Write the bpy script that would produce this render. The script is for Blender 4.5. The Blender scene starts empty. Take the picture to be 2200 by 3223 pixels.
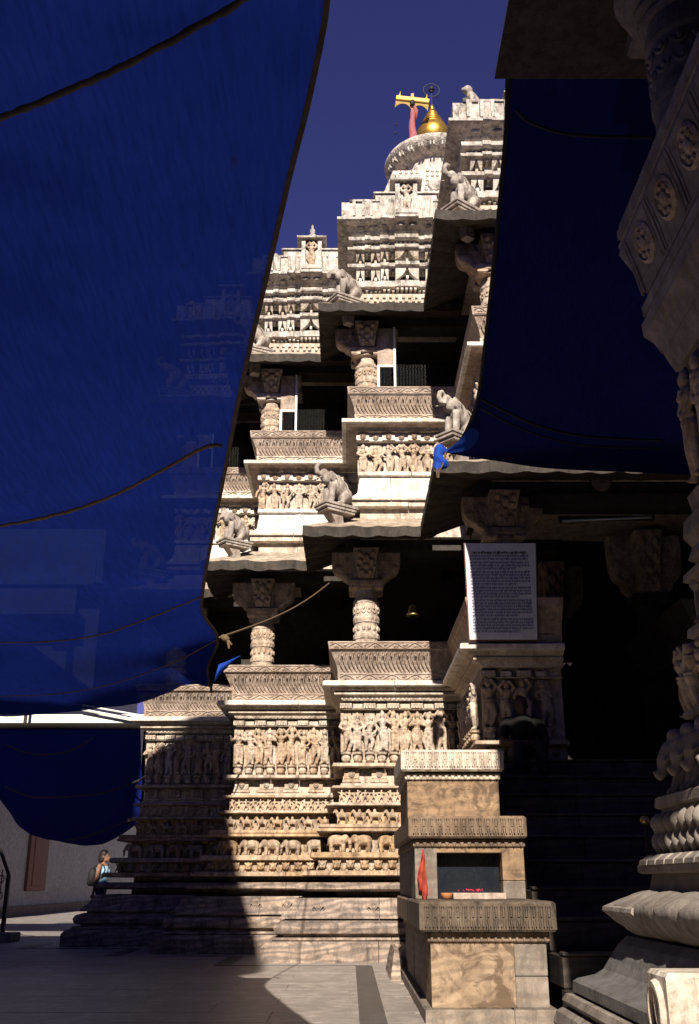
import bpy, bmesh, math, random
from mathutils import Vector, Matrix, noise
from mathutils.bvhtree import BVHTree

random.seed(11)
R = math.radians
scene = bpy.context.scene
COL = scene.collection

# ------------------------------------------------------------------ camera
EYE = 1.05
TILT = 20.1
FPX = 3180.0                       # focal length in pixels of the 2200 x 3223 frame
cam_d = bpy.data.cameras.new('camera')
cam_d.sensor_fit = 'VERTICAL'
cam_d.sensor_height = 36.0
cam_d.lens = 36.0 * FPX / 3223.0
cam_d.clip_start = 0.05
cam_d.clip_end = 4000.0
cam = bpy.data.objects.new('camera', cam_d)
COL.objects.link(cam)
cam.location = (0, 0, EYE)
cam.rotation_euler = (R(90 + TILT), 0, 0)
scene.camera = cam

# ------------------------------------------------------------------ light
SUN_EL = 35.0                      # degrees above the horizon
SUN_SIDE = 3.0                     # degrees to the left of straight behind the camera
world = bpy.data.worlds.new('World')
scene.world = world
world.use_nodes = True
wn = world.node_tree
wn.nodes.clear()
w_out = wn.nodes.new('ShaderNodeOutputWorld')
w_bg = wn.nodes.new('ShaderNodeBackground')
w_sky = wn.nodes.new('ShaderNodeTexSky')
w_sky.sky_type = 'NISHITA'
w_sky.sun_disc = False
w_sky.sun_elevation = R(SUN_EL)
w_sky.sun_rotation = R(180 + SUN_SIDE)
w_sky.altitude = 0.0
w_sky.air_density = 1.0
w_sky.dust_density = 0.0
w_sky.ozone_density = 1.0
w_tint = wn.nodes.new('ShaderNodeMix')           # slide film renders the whole sky a deep violet blue
w_tint.data_type = 'RGBA'
w_tint.blend_type = 'MULTIPLY'
w_tint.inputs[0].default_value = 1.0
w_tint.inputs[7].default_value = (0.445, 0.335, 0.745, 1)
w_bg.inputs['Strength'].default_value = 0.05
wn.links.new(w_sky.outputs[0], w_tint.inputs[6])
wn.links.new(w_tint.outputs[2], w_bg.inputs[0])
wn.links.new(w_bg.outputs[0], w_out.inputs[0])

sun_d = bpy.data.lights.new('sun', 'SUN')
sun_d.energy = 5.0
sun_d.angle = R(0.5)
sun_d.color = (1.0, 0.93, 0.81)
sun = bpy.data.objects.new('sun', sun_d)
COL.objects.link(sun)
# direction the light travels: away from the camera (+Y), a little to the right (+X), down
TE = math.tan(R(SUN_EL))
LDIR = Vector((math.tan(R(SUN_SIDE)), 1.0, -TE * math.sqrt(1 + math.tan(R(SUN_SIDE)) ** 2))).normalized()
sun.rotation_euler = LDIR.to_track_quat('-Z', 'Y').to_euler()
sun.location = (0, -10, 30)

vs = scene.view_settings
vs.view_transform = 'Standard'
vs.look = 'None'
vs.exposure = 0.78
vs.gamma = 1.0
vs.use_curve_mapping = False
scene.cycles.max_bounces = 6
scene.cycles.diffuse_bounces = 1
scene.cycles.transparent_max_bounces = 8
scene.cycles.use_denoising = True

# ------------------------------------------------------------------ geometry helpers
_c, _s = math.cos(R(TILT)), math.sin(R(TILT))


def ray(x, y):
    """direction (per metre of distance along +Y) of a point of the 2200 x 3223 frame"""
    u, v = x - 1100.0, y - 1611.5
    yy = FPX * _c + v * _s
    zz = FPX * _s - v * _c
    return u / yy, zz / yy


def at(x, y, dist):
    a, b = ray(x, y)
    return Vector((a * dist, dist, EYE + b * dist))


def at16(x, y, dist):
    return at(x * 2200 / 1586.0, y * 2200 / 1586.0, dist)


def mesh(name, V, F, smooth=False):
    me = bpy.data.meshes.new(name)
    me.from_pydata([tuple(v) for v in V], [], F)
    me.update()
    if smooth:
        me.polygons.foreach_set('use_smooth', [True] * len(me.polygons))
    return me


def put(name, me, mat=None, parent=None, loc=None, rot=None, scale=None):
    o = bpy.data.objects.new(name, me)
    COL.objects.link(o)
    if me is not None and mat is not None and len(me.materials) == 0:
        me.materials.append(mat)
    if parent is not None:
        o.parent = parent
        o.matrix_parent_inverse = PINV.get(parent.name, Matrix.Identity(4))
    if loc is not None:
        o.location = loc
    if rot is not None:
        o.rotation_euler = rot
    if scale is not None:
        o.scale = scale if hasattr(scale, '__len__') else (scale,) * 3
    return o


PINV = {}


def thing(name, label, cat, loc=(0, 0, 0), group=None):
    o = bpy.data.objects.new(name, None)
    COL.objects.link(o)
    o.location = loc
    o.empty_display_size = 0.2
    PINV[o.name] = Matrix.Translation(Vector(loc)).inverted()
    tag(o, label, cat, group)
    return o


def tag(o, label=None, cat=None, group=None, kind=None):
    if label:
        o['label'] = label
    if cat:
        o['category'] = cat
    if group:
        o['group'] = group
    if kind:
        o['kind'] = kind
    return o


def box(x0, x1, y0, y1, z0, z1):
    V = [(x0, y0, z0), (x1, y0, z0), (x1, y1, z0), (x0, y1, z0),
         (x0, y0, z1), (x1, y0, z1), (x1, y1, z1), (x0, y1, z1)]
    F = [(0, 3, 2, 1), (4, 5, 6, 7), (0, 1, 5, 4), (1, 2, 6, 5), (2, 3, 7, 6), (3, 0, 4, 7)]
    return V, F


def join(parts):
    V, F = [], []
    for v, f in parts:
        n = len(V)
        V += list(v)
        F += [tuple(i + n for i in q) for q in f]
    return V, F


def xform(vf, m):
    return [m @ Vector(p) for p in vf[0]], vf[1]


def loft(levels):
    """levels: (z, x0, x1, y0, y1) from bottom to top, closed solid"""
    V, F = [], []
    for z, x0, x1, y0, y1 in levels:
        V += [(x0, y0, z), (x1, y0, z), (x1, y1, z), (x0, y1, z)]
    for k in range(len(levels) - 1):
        a, b = 4 * k, 4 * k + 4
        for i in range(4):
            j = (i + 1) % 4
            F.append((a + i, a + j, b + j, b + i))
    F.append((3, 2, 1, 0))
    n = 4 * (len(levels) - 1)
    F.append((n, n + 1, n + 2, n + 3))
    return V, F


def cbox(x0, x1, y0, y1, z0, z1, c=0.012):
    return loft([(z0, x0 + c, x1 - c, y0 + c, y1), (z0 + c, x0, x1, y0, y1),
                 (z1 - c, x0, x1, y0, y1), (z1, x0 + c, x1 - c, y0 + c, y1)])


def lathe(prof, n=16, c=(0, 0, 0), square=0.0):
    V, F = [], []
    for r, z in prof:
        for i in range(n):
            a = 2 * math.pi * (i + .5) / n
            V.append((c[0] + r * math.cos(a), c[1] + r * math.sin(a), c[2] + z))
    for k in range(len(prof) - 1):
        for i in range(n):
            j = (i + 1) % n
            F.append((k * n + i, k * n + j, k * n + n + j, k * n + n + i))
    F.append(tuple(range(n - 1, -1, -1)))
    m = (len(prof) - 1) * n
    F.append(tuple(range(m, m + n)))
    return V, F


def tube(pts, r, n=6, cap=True):
    pts = [Vector(p) for p in pts]
    rs = r if hasattr(r, '__len__') else [r] * len(pts)
    V, F = [], []
    prev = None
    for i, p in enumerate(pts):
        t = (pts[min(i + 1, len(pts) - 1)] - pts[max(i - 1, 0)])
        t = t.normalized() if t.length > 1e-9 else Vector((0, 0, 1))
        if prev is None:
            up = Vector((0, 0, 1)) if abs(t.z) < .9 else Vector((1, 0, 0))
            a = t.cross(up).normalized()
        else:
            a = (prev - t * prev.dot(t))
            a = a.normalized() if a.length > 1e-6 else t.cross(Vector((1, 0, 0))).normalized()
        prev = a
        b = t.cross(a)
        for k in range(n):
            an = 2 * math.pi * k / n
            V.append(p + (a * math.cos(an) + b * math.sin(an)) * rs[i])
    for i in range(len(pts) - 1):
        for k in range(n):
            j = (k + 1) % n
            F.append((i * n + k, i * n + j, i * n + n + j, i * n + n + k))
    if cap:
        F.append(tuple(range(n - 1, -1, -1)))
        m = (len(pts) - 1) * n
        F.append(tuple(range(m, m + n)))
    return V, F


def ell(c, r, rot=(0, 0, 0), n=12, m=8):
    from mathutils import Euler
    M = Euler(rot).to_matrix()
    V, F = [], []
    for i in range(1, m):
        ph = math.pi * i / m
        for j in range(n):
            a = 2 * math.pi * j / n
            p = Vector((r[0] * math.sin(ph) * math.cos(a), r[1] * math.sin(ph) * math.sin(a), r[2] * math.cos(ph)))
            V.append(Vector(c) + M @ p)
    top = len(V); V.append(Vector(c) + M @ Vector((0, 0, r[2])))
    bot = len(V); V.append(Vector(c) + M @ Vector((0, 0, -r[2])))
    for i in range(m - 2):
        for j in range(n):
            k = (j + 1) % n
            F.append((i * n + j, (i + 1) * n + j, (i + 1) * n + k, i * n + k))
    for j in range(n):
        k = (j + 1) % n
        F.append((top, j, k))
        F.append((bot, (m - 2) * n + k, (m - 2) * n + j))
    return V, F


def cap(p0, r0, p1, r1, n=10):
    p0, p1 = Vector(p0), Vector(p1)
    d = p1 - p0
    L = d.length
    t = d.normalized() if L > 1e-6 else Vector((0, 0, 1))
    pts, rs = [], []
    for k in range(4):
        a = math.pi / 2 * k / 4
        pts.append(p0 - t * r0 * math.cos(a)); rs.append(max(r0 * math.sin(a), 1e-4))
    pts.append(p0); rs.append(r0)
    pts.append(p1); rs.append(r1)
    for k in range(1, 5):
        a = math.pi / 2 * k / 4
        pts.append(p1 + t * r1 * math.sin(a)); rs.append(max(r1 * math.cos(a), 1e-4))
    return tube(pts, rs, n)


def chain(pts, rs, n=10):
    return join([cap(pts[i], rs[i], pts[i + 1], rs[i + 1], n) for i in range(len(pts) - 1)])


def remesh(name, vf, voxel, smooth=3):
    me = mesh(name + '_src', *vf)
    ob = bpy.data.objects.new('tmp', me)
    COL.objects.link(ob)
    m = ob.modifiers.new('r', 'REMESH')
    m.mode = 'VOXEL'
    m.voxel_size = voxel
    if smooth:
        s = ob.modifiers.new('s', 'SMOOTH')
        s.iterations = smooth
        s.factor = .5
    dg = bpy.context.evaluated_depsgraph_get()
    out = bpy.data.meshes.new_from_object(ob.evaluated_get(dg))
    out.name = name
    bpy.data.objects.remove(ob)
    bpy.data.meshes.remove(me)
    out.polygons.foreach_set('use_smooth', [True] * len(out.polygons))
    return out


# ------------------------------------------------------------------ materials
def new_mat(name):
    m = bpy.data.materials.new(name)
    m.use_nodes = True
    nt = m.node_tree
    b = nt.nodes['Principled BSDF']
    return m, nt, b


def ramp(nt, src, p0, p1, c0=(0, 0, 0, 1), c1=(1, 1, 1, 1)):
    r = nt.nodes.new('ShaderNodeValToRGB')
    r.color_ramp.elements[0].position = p0
    r.color_ramp.elements[1].position = p1
    r.color_ramp.elements[0].color = c0
    r.color_ramp.elements[1].color = c1
    nt.links.new(src, r.inputs[0])
    return r.outputs[0]


def mixc(nt, fac, a, b, mode='MIX'):
    n = nt.nodes.new('ShaderNodeMix')
    n.data_type = 'RGBA'
    n.blend_type = mode
    for sock, val in ((n.inputs[0], fac), (n.inputs[6], a), (n.inputs[7], b)):
        if hasattr(val, 'is_linked'):
            nt.links.new(val, sock)
        elif isinstance(val, (int, float)):
            sock.default_value = val
        else:
            sock.default_value = (*val, 1) if len(val) == 3 else val
    return n.outputs[2]


def tex_noise(nt, vec, scale, detail=6, rough=.6, dist=0.0):
    n = nt.nodes.new('ShaderNodeTexNoise')
    n.inputs['Scale'].default_value = scale
    n.inputs['Detail'].default_value = detail
    n.inputs['Roughness'].default_value = rough
    n.inputs['Distortion'].default_value = dist
    nt.links.new(vec, n.inputs['Vector'])
    return n.outputs['Fac']


def mapped(nt, src, scale=(1, 1, 1), rot=(0, 0, 0)):
    m = nt.nodes.new('ShaderNodeMapping')
    m.inputs['Scale'].default_value = scale
    m.inputs['Rotation'].default_value = rot
    nt.links.new(src, m.inputs['Vector'])
    return m.outputs[0]


def stone(name, a, b, c, stain=(.09, .075, .065), stain_amt=.5, vein=0.0, veincol=(.16, .13, .12), rough=.82,
          bump=.5, soft=0.35, spec=.25, blotch=None, fine=.95, carve=0.0):
    """a,b,c: three natural tones of the same rock; stain: dirt that has gathered in patches"""
    m, nt, bs = new_mat(name)
    geo = nt.nodes.new('ShaderNodeNewGeometry')
    P = geo.outputs['Position']
    info = nt.nodes.new('ShaderNodeObjectInfo')
    n1 = tex_noise(nt, P, 1.3, 8, .65, .4)
    n2 = tex_noise(nt, P, 7.0, 8, .7, .2)
    n3 = tex_noise(nt, mapped(nt, P, (2.2, 2.2, .8)), 2.3, 9, .72, .6)
    n4 = tex_noise(nt, P, 45.0, 4, .7)
    col = mixc(nt, ramp(nt, n1, .35, .66), a, b)
    col = mixc(nt, ramp(nt, info.outputs['Random'], .25, 1.0, (0, 0, 0, 1), (.75, .75, .75, 1)), col, c)
    shade = ramp(nt, n2, .30, .66, (.55, .51, .48, 1), (1.14, 1.14, 1.13, 1))
    col = mixc(nt, 1.0, col, shade, 'MULTIPLY')
    if vein > 0:
        w = nt.nodes.new('ShaderNodeTexWave')
        w.wave_type = 'BANDS'
        w.bands_direction = 'Z'
        w.inputs['Scale'].default_value = 2.4
        w.inputs['Distortion'].default_value = 9.0
        w.inputs['Detail'].default_value = 5.0
        w.inputs['Detail Scale'].default_value = 1.3
        nt.links.new(mapped(nt, P, (.55, .55, 1.5), (0.1, .25, 0)), w.inputs['Vector'])
        col = mixc(nt, ramp(nt, w.outputs['Fac'], .25, .8, (0, 0, 0, 1), (vein, vein, vein, 1)), col, veincol)
    if blotch:
        n3 = tex_noise(nt, mapped(nt, P, (1, 1, 1.25), (.2, .5, .3)), blotch, 7, .62, 1.6)
        st = ramp(nt, n3, .49, .58, (0, 0, 0, 1), (stain_amt,) * 3 + (1,))
    else:
        st = ramp(nt, n3, .47, .68, (0, 0, 0, 1), (stain_amt,) * 3 + (1,))
    col = mixc(nt, st, col, stain)
    n5 = tex_noise(nt, mapped(nt, P, (1, 1, .38)), 9.0, 7, .72, .7)
    col = mixc(nt, ramp(nt, n5, .52, .68, (0, 0, 0, 1), (min(1, stain_amt * fine),) * 3 + (1,)), col, stain)
    nt.links.new(col, bs.inputs['Base Color'])
    bs.inputs['Roughness'].default_value = rough
    bs.inputs['Specular IOR Level'].default_value = spec
    bm = nt.nodes.new('ShaderNodeBump')
    bm.inputs['Strength'].default_value = bump
    bm.inputs['Distance'].default_value = .02
    mx = nt.nodes.new('ShaderNodeMath'); mx.operation = 'MULTIPLY_ADD'
    mx.inputs[1].default_value = soft
    nt.links.new(n4, mx.inputs[0]); nt.links.new(n2, mx.inputs[2])
    hgt = mx.outputs[0]
    if carve > 0:                                  # eroded, shallow chisel work
        vo = nt.nodes.new('ShaderNodeTexVoronoi')
        vo.inputs['Scale'].default_value = 17.0
        vo.inputs['Randomness'].default_value = .85
        nt.links.new(P, vo.inputs['Vector'])
        ma = nt.nodes.new('ShaderNodeMath'); ma.operation = 'MULTIPLY_ADD'
        ma.inputs[1].default_value = -carve * 1.6
        nt.links.new(vo.outputs['Distance'], ma.inputs[0]); nt.links.new(hgt, ma.inputs[2])
        hgt = ma.outputs[0]
        bm.inputs['Distance'].default_value = .03
    nt.links.new(hgt, bm.inputs['Height'])
    nt.links.new(bm.outputs[0], bs.inputs['Normal'])
    return m


def plain(name, col, rough=.6, metal=0.0, var=.25, scale=14.0, bump=.15, spec=.3):
    m, nt, bs = new_mat(name)
    tc = nt.nodes.new('ShaderNodeNewGeometry')
    n = tex_noise(nt, tc.outputs['Position'], scale, 6, .65)
    lo = tuple(x * (1 - var) for x in col)
    hi = tuple(min(1, x * (1 + var * .6)) for x in col)
    nt.links.new(mixc(nt, ramp(nt, n, .3, .7), lo, hi), bs.inputs['Base Color'])
    bs.inputs['Roughness'].default_value = rough
    bs.inputs['Metallic'].default_value = metal
    bs.inputs['Specular IOR Level'].default_value = spec
    bm = nt.nodes.new('ShaderNodeBump')
    bm.inputs['Strength'].default_value = bump
    bm.inputs['Distance'].default_value = .01
    nt.links.new(n, bm.inputs['Height'])
    nt.links.new(bm.outputs[0], bs.inputs['Normal'])
    return m


M = {}
M['plinth'] = stone('grey_plinth_marble', (.42, .315, .25), (.29, .22, .185), (.46, .34, .255), (.05, .04, .035), .85, .65, (.13, .105, .095), bump=.65)
M['warm'] = stone('warm_weathered_stone', (.58, .385, .225), (.43, .28, .165), (.47, .395, .33), (.085, .052, .034), .8, carve=.7)
M['figure'] = stone('carved_pale_stone', (.63, .49, .365), (.53, .365, .245), (.62, .535, .47), (.12, .075, .047), .72, carve=.6)
M['pale'] = stone('pale_stone', (.68, .575, .465), (.58, .46, .355), (.70, .62, .54), (.15, .10, .07), .62, carve=.5)
M['seat'] = stone('greyish_rose_stone', (.49, .375, .30), (.42, .305, .235), (.50, .41, .35), (.12, .08, .06), .65, carve=.3)
M['white'] = stone('bright_white_marble', (.82, .77, .69), (.76, .67, .57), (.85, .81, .75), (.30, .21, .145), .5, carve=.15)
M['roof_dark'] = stone('weathered_shaded_roof_stone', (.13, .115, .10), (.085, .075, .065), (.17, .15, .135), (.03, .027, .024), .8)  # black weathering, plus overhang shade put into the recess colour
M['roof'] = stone('lilac_grey_roof_stone', (.68, .61, .55), (.55, .48, .425), (.74, .68, .62), (.06, .052, .045), .9, carve=.5)
M['eave'] = stone('shade_darkened_eave_stone', (.075, .06, .05), (.05, .04, .034), (.09, .075, .062), (.02, .017, .014), .8, bump=.7)  # shade under the eaves put into the colour of soffit and lip
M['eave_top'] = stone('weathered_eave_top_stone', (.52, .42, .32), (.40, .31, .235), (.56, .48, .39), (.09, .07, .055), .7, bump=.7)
M['statue'] = stone('grey_statue_marble', (.47, .405, .36), (.36, .30, .265), (.49, .43, .38), (.065, .053, .045), .8)
M['podium'] = stone('orange_patched_marble', (.36, .235, .14), (.30, .19, .11), (.35, .255, .175), (.095, .06, .038), .8, .4, (.15, .10, .068), bump=.4, blotch=4.0, fine=.8)
M['slab_dirty'] = stone('grimy_slab_stone', (.17, .12, .085), (.10, .075, .055), (.18, .135, .10), (.025, .02, .016), .95, bump=.9)
M['podium_slab'] = stone('brown_slab_stone', (.28, .19, .125), (.21, .14, .095), (.29, .21, .15), (.05, .037, .028), .85)
M['podium_grey'] = stone('grey_panel_marble', (.29, .235, .195), (.22, .175, .145), (.31, .245, .195), (.085, .065, .05), .6, .35, (.13, .105, .09))
M['stair'] = stone('dark_stair_marble', (.15, .118, .098), (.085, .068, .058), (.19, .15, .125), (.04, .035, .035), .6, .6, (.06, .052, .05))
M['shrine'] = stone('shrine_marble', (.31, .265, .23), (.25, .21, .18), (.33, .285, .25), (.09, .07, .058), .6)
M['shrine_grey'] = stone('shrine_grey_marble', (.17, .16, .155), (.13, .12, .115), (.19, .18, .17), (.07, .06, .055), .5, .2, (.3, .27, .25))
M['shade_stone'] = stone('shade_darkened_stone', (.06, .05, .043), (.042, .036, .03), (.065, .055, .048), (.02, .017, .014), .6)  # interior shade put into the colour as near-black stone
M['floor'] = stone('floor_marble', (.38, .335, .305), (.31, .272, .248), (.40, .352, .32), (.18, .155, .14), .45, .5, (.22, .195, .18), rough=.42, bump=.08, spec=.4)
M['inlay'] = stone('dark_floor_marble', (.075, .072, .075), (.055, .053, .055), (.085, .08, .08), (.04, .04, .04), .4, rough=.4, bump=.08, spec=.4)
M['plaster'] = stone('whitewashed_plaster', (.40, .40, .42), (.35, .35, .37), (.41, .41, .43), (.22, .215, .22), .4, bump=.2)
M['gold'] = plain('gilded_metal', (.62, .36, .07), .38, .85, .35, 9.0, .2)
M['brass'] = plain('worn_brass', (.48, .36, .16), .35, .9, .3)
M['goldpaint'] = plain('gold_paint', (.72, .45, .09), .55, .1, .15)
M['golddark'] = plain('tarnished_gold_sheet', (.24, .145, .03), .6, .3, .4)
M['pinkcloth'] = plain('faded_pink_cloth', (.33, .105, .11), .9)
M['iron'] = plain('dark_iron', (.035, .03, .03), .6, .5)
M['wood'] = plain('red_brown_wood', (.16, .06, .045), .7, 0, .4, 22)
M['rope'] = plain('old_jute_rope', (.14, .09, .05), .95, 0, .35, 60)
M['hem'] = plain('dirty_canvas_hem', (.085, .06, .05), .95, 0, .45, 18)
M['paint_white'] = plain('white_painted_wood', (.80, .78, .74), .6, 0, .08)
M['shade_steel'] = plain('shade_darkened_steel', (.018, .014, .012), .95)  # shade on the lean-to beam put into its near-black colour
M['sign'] = plain('sign_white_enamel', (.72, .70, .70), .5, 0, .08, 8, .05)
M['sign_frame'] = plain('rusty_sign_edge', (.16, .075, .05), .8)
M['ink_black'] = plain('black_lettering', (.03, .025, .035), .7)
M['ink_blue'] = plain('blue_lettering', (.07, .08, .30), .7)
M['wire'] = plain('galvanised_wire', (.16, .15, .14), .6, .4)
M['redcloth'] = plain('orange_red_cloth', (.33, .045, .025), .9, 0, .3, 30)
M['petal'] = plain('crimson_petals', (.55, .03, .08), .8)
M['clay'] = plain('clay_bowl', (.42, .16, .06), .75)
M['tubelight'] = plain('unlit_white_tube', (.55, .57, .60), .3)
M['skin'] = plain('brown_skin', (.24, .115, .07), .6, 0, .12, 20, .03)
M['hair'] = plain('dark_hair', (.018, .013, .011), .55, 0, .4, 70)
M['top_blue'] = plain('light_blue_top', (.30, .48, .62), .85, 0, .12, 24)
M['jeans'] = plain('dark_denim', (.035, .05, .085), .9, 0, .3, 60)
M['bag'] = plain('black_nylon', (.015, .014, .016), .7)
M['shirt_dark'] = plain('dark_shirt', (.010, .009, .009), .95)
M['trouser_dark'] = plain('dark_trousers', (.025, .022, .022), .9)
M['skin_dark'] = plain('dark_brown_skin', (.07, .036, .024), .6, 0, .1, 20, .03)
M['ground'] = stone('courtyard_ground', (.36, .31, .27), (.31, .26, .225), (.36, .31, .27), (.2, .17, .15), .3)
M['glass'], _nt, _b = new_mat('dark_niche_glass')
_b.inputs['Base Color'].default_value = (.012, .014, .02, 1)
_b.inputs['Roughness'].default_value = .09
_b.inputs['Specular IOR Level'].default_value = .55
_n = tex_noise(_nt, _nt.nodes.new('ShaderNodeNewGeometry').outputs['Position'], 26, 8, .7)
_nt.links.new(ramp(_nt, _n, .35, .75, (.05, .05, .05, 1), (.35, .35, .35, 1)), _b.inputs['Roughness'])


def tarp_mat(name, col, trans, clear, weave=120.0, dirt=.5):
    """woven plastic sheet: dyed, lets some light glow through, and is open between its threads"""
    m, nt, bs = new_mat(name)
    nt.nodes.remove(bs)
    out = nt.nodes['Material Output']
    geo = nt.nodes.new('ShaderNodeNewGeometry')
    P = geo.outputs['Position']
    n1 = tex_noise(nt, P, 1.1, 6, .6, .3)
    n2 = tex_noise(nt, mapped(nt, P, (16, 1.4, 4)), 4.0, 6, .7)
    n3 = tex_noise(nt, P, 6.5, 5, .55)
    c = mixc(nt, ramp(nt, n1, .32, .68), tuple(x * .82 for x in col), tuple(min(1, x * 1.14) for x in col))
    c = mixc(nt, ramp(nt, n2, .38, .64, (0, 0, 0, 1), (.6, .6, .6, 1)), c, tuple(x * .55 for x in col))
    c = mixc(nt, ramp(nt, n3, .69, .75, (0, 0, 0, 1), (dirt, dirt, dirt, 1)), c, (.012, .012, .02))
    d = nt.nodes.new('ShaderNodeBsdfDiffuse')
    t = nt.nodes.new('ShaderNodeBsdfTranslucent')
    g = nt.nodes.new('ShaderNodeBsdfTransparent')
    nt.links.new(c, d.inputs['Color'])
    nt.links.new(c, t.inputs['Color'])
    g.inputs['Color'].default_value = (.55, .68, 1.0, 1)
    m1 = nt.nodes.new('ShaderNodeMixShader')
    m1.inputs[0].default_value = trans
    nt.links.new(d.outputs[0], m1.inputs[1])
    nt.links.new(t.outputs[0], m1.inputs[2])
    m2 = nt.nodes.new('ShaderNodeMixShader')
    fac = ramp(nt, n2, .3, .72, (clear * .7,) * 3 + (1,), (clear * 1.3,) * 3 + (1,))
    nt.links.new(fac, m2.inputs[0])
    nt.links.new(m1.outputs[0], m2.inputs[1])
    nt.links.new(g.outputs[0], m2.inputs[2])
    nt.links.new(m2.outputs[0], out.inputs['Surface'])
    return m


M['tarp'] = tarp_mat('blue_tarpaulin', (.011, .025, .205), .30, .014)
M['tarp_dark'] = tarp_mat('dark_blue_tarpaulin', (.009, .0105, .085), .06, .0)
M['tarp_low'] = tarp_mat('blue_tarpaulin_lower', (.011, .018, .16), .25, .01)
M['tarp_rag'] = tarp_mat('bright_blue_rag', (.03, .09, .50), .25, .0)
M['canvas'] = plain('grey_occluder_canvas', (.30, .27, .24), .95)

M['shrine_dark'] = M['shrine']

# ================================================================== ground and floor
ground = put('ground', mesh('ground', [(-900, -300, -.03), (900, -300, -.03), (900, 1800, -.03), (-900, 1800, -.03)], [(0, 1, 2, 3)]), M['ground'])
tag(ground, kind='structure')
fl = put('courtyard_floor', mesh('courtyard_floor', *box(-24, 12, -12, 60, -.026, -.006)), M['floor'])
tag(fl, kind='structure')

for nm, lab, bx in (('light_block_wall', 'unseen high wall added behind the camera to cut ambient light', (-16, 16, -15.5, -15, 0, 12)), ('light_block_wall', 'unseen high wall added beyond the right edge to cut ambient light', (14, 14.5, -15, 62, 0, 12)), ('light_block_wall', 'unseen high wall added beyond the left edge, beside the camera, to cut ambient light', (-16, -15.5, -15, 23.4, 0, 14))):  # unseen walls added to block ambient light
    w_ = put(nm, mesh(nm, *box(*bx)), M['shade_stone'])
    tag(w_, lab, 'wall')

# plan of the temple: each bay steps 1.85 m nearer and 1.88 m to the right
BAYS = [dict(n='A', xl=-3.95, xr=-2.06, yw=19.80, back=1.35),
        dict(n='B', xl=-2.06, xr=-.18, yw=17.95, back=2.0),
        dict(n='C', xl=-.18, xr=1.70, yw=16.10, back=2.0),
        dict(n='D', xl=1.70, xr=2.78, yw=13.45, back=2.8)]

tw, tl = 1.22, .66
yy, row = 7.6, 0
while yy < 21.5:
    xx = -9.2 - (row % 2) * .55
    while xx < 2.7:
        c = xx + tw / 2, yy + tl / 2
        inside = any(b['xl'] - .9 < c[0] < b['xl'] + 9 and c[1] > b['yw'] - .8 for b in BAYS)
        if not inside and abs(c[0]) < c[1] * .36 + .7 and not (c[0] > 1.0 and c[1] > 9):
            me = bpy.data.meshes.get('floor_slab') or mesh('floor_slab', *cbox(-tw / 2 + .003, tw / 2 - .003, -tl / 2 + .003, tl / 2 - .003, -.02, 0, .002))
            put('floor_slab', me, M['floor'], fl, (c[0], c[1], random.uniform(-.0015, .0015)))
        xx += tw
    yy += tl
    row += 1


def inlay(x0, x1, y0, y1):
    put('floor_inlay', mesh('floor_inlay', *box(x0, x1, y0, y1, -.012, .006)), M['inlay'], fl)


for i, b in enumerate(BAYS):
    o = 1.40
    x0, y0 = b['xl'] - o, b['yw'] - o
    if i < 3:
        nx = BAYS[i + 1]['xl'] - o
        inlay(x0, nx - .002, y0 - .035, y0)
        inlay(x0 - .22, x0, y0 - .035, y0 + (1.85 if i else 1.5) - .04)
    else:
        inlay(x0 - .22, x0, 8.0, y0 + 2.6)

# ================================================================== temple
temple = thing('stone_temple', 'carved pale stone temple with stepped bays, eaves, balconies and gold-tipped tower', 'temple', (0, 20, 0))


def side(o):
    """the mouldings return on the left flank with a smaller overhang high up and a larger one at the foot"""
    return max(o * 1.35 - .20, -.08)


def course(b, prof, name, mat, blocks=1, xl=None, yw=None, back=None, xr=None, jit=.006, over=.03, gap=.004):
    """one course of masonry on the front (and returned on the left side) of a bay; prof = (z, outward offset)"""
    xl = b['xl'] if xl is None else xl
    yw = b['yw'] if yw is None else yw
    xr = b['xr'] if xr is None else xr
    back = b['back'] if back is None else back
    omin = min(o for z, o in prof)
    xe = xr + .06
    cuts = []
    if blocks > 1:
        w = (xe - xl) / blocks
        cuts = [xl + w * (k + random.uniform(.75, 1.25)) for k in range(blocks - 1)]
    edges = [None] + cuts + [xe]
    out = []
    for k in range(len(edges) - 1):
        j = random.uniform(-jit, jit)
        L = []
        for z, o in prof:
            x0 = xl - side(o) if edges[k] is None else edges[k] + gap
            x1 = edges[k + 1] - (gap if k < len(edges) - 2 else 0)
            L.append((z, x0, x1, yw - o + j, yw + back if edges[k] is None else yw + .9))
        out.append(put(name, mesh(name, *loft(L)), mat, temple))
    return out


def bevel_prof(z0, z1, o, c=.012):
    return [(z0, o - c), (z0 + c, o), (z1 - c, o), (z1, o - c)]


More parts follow.
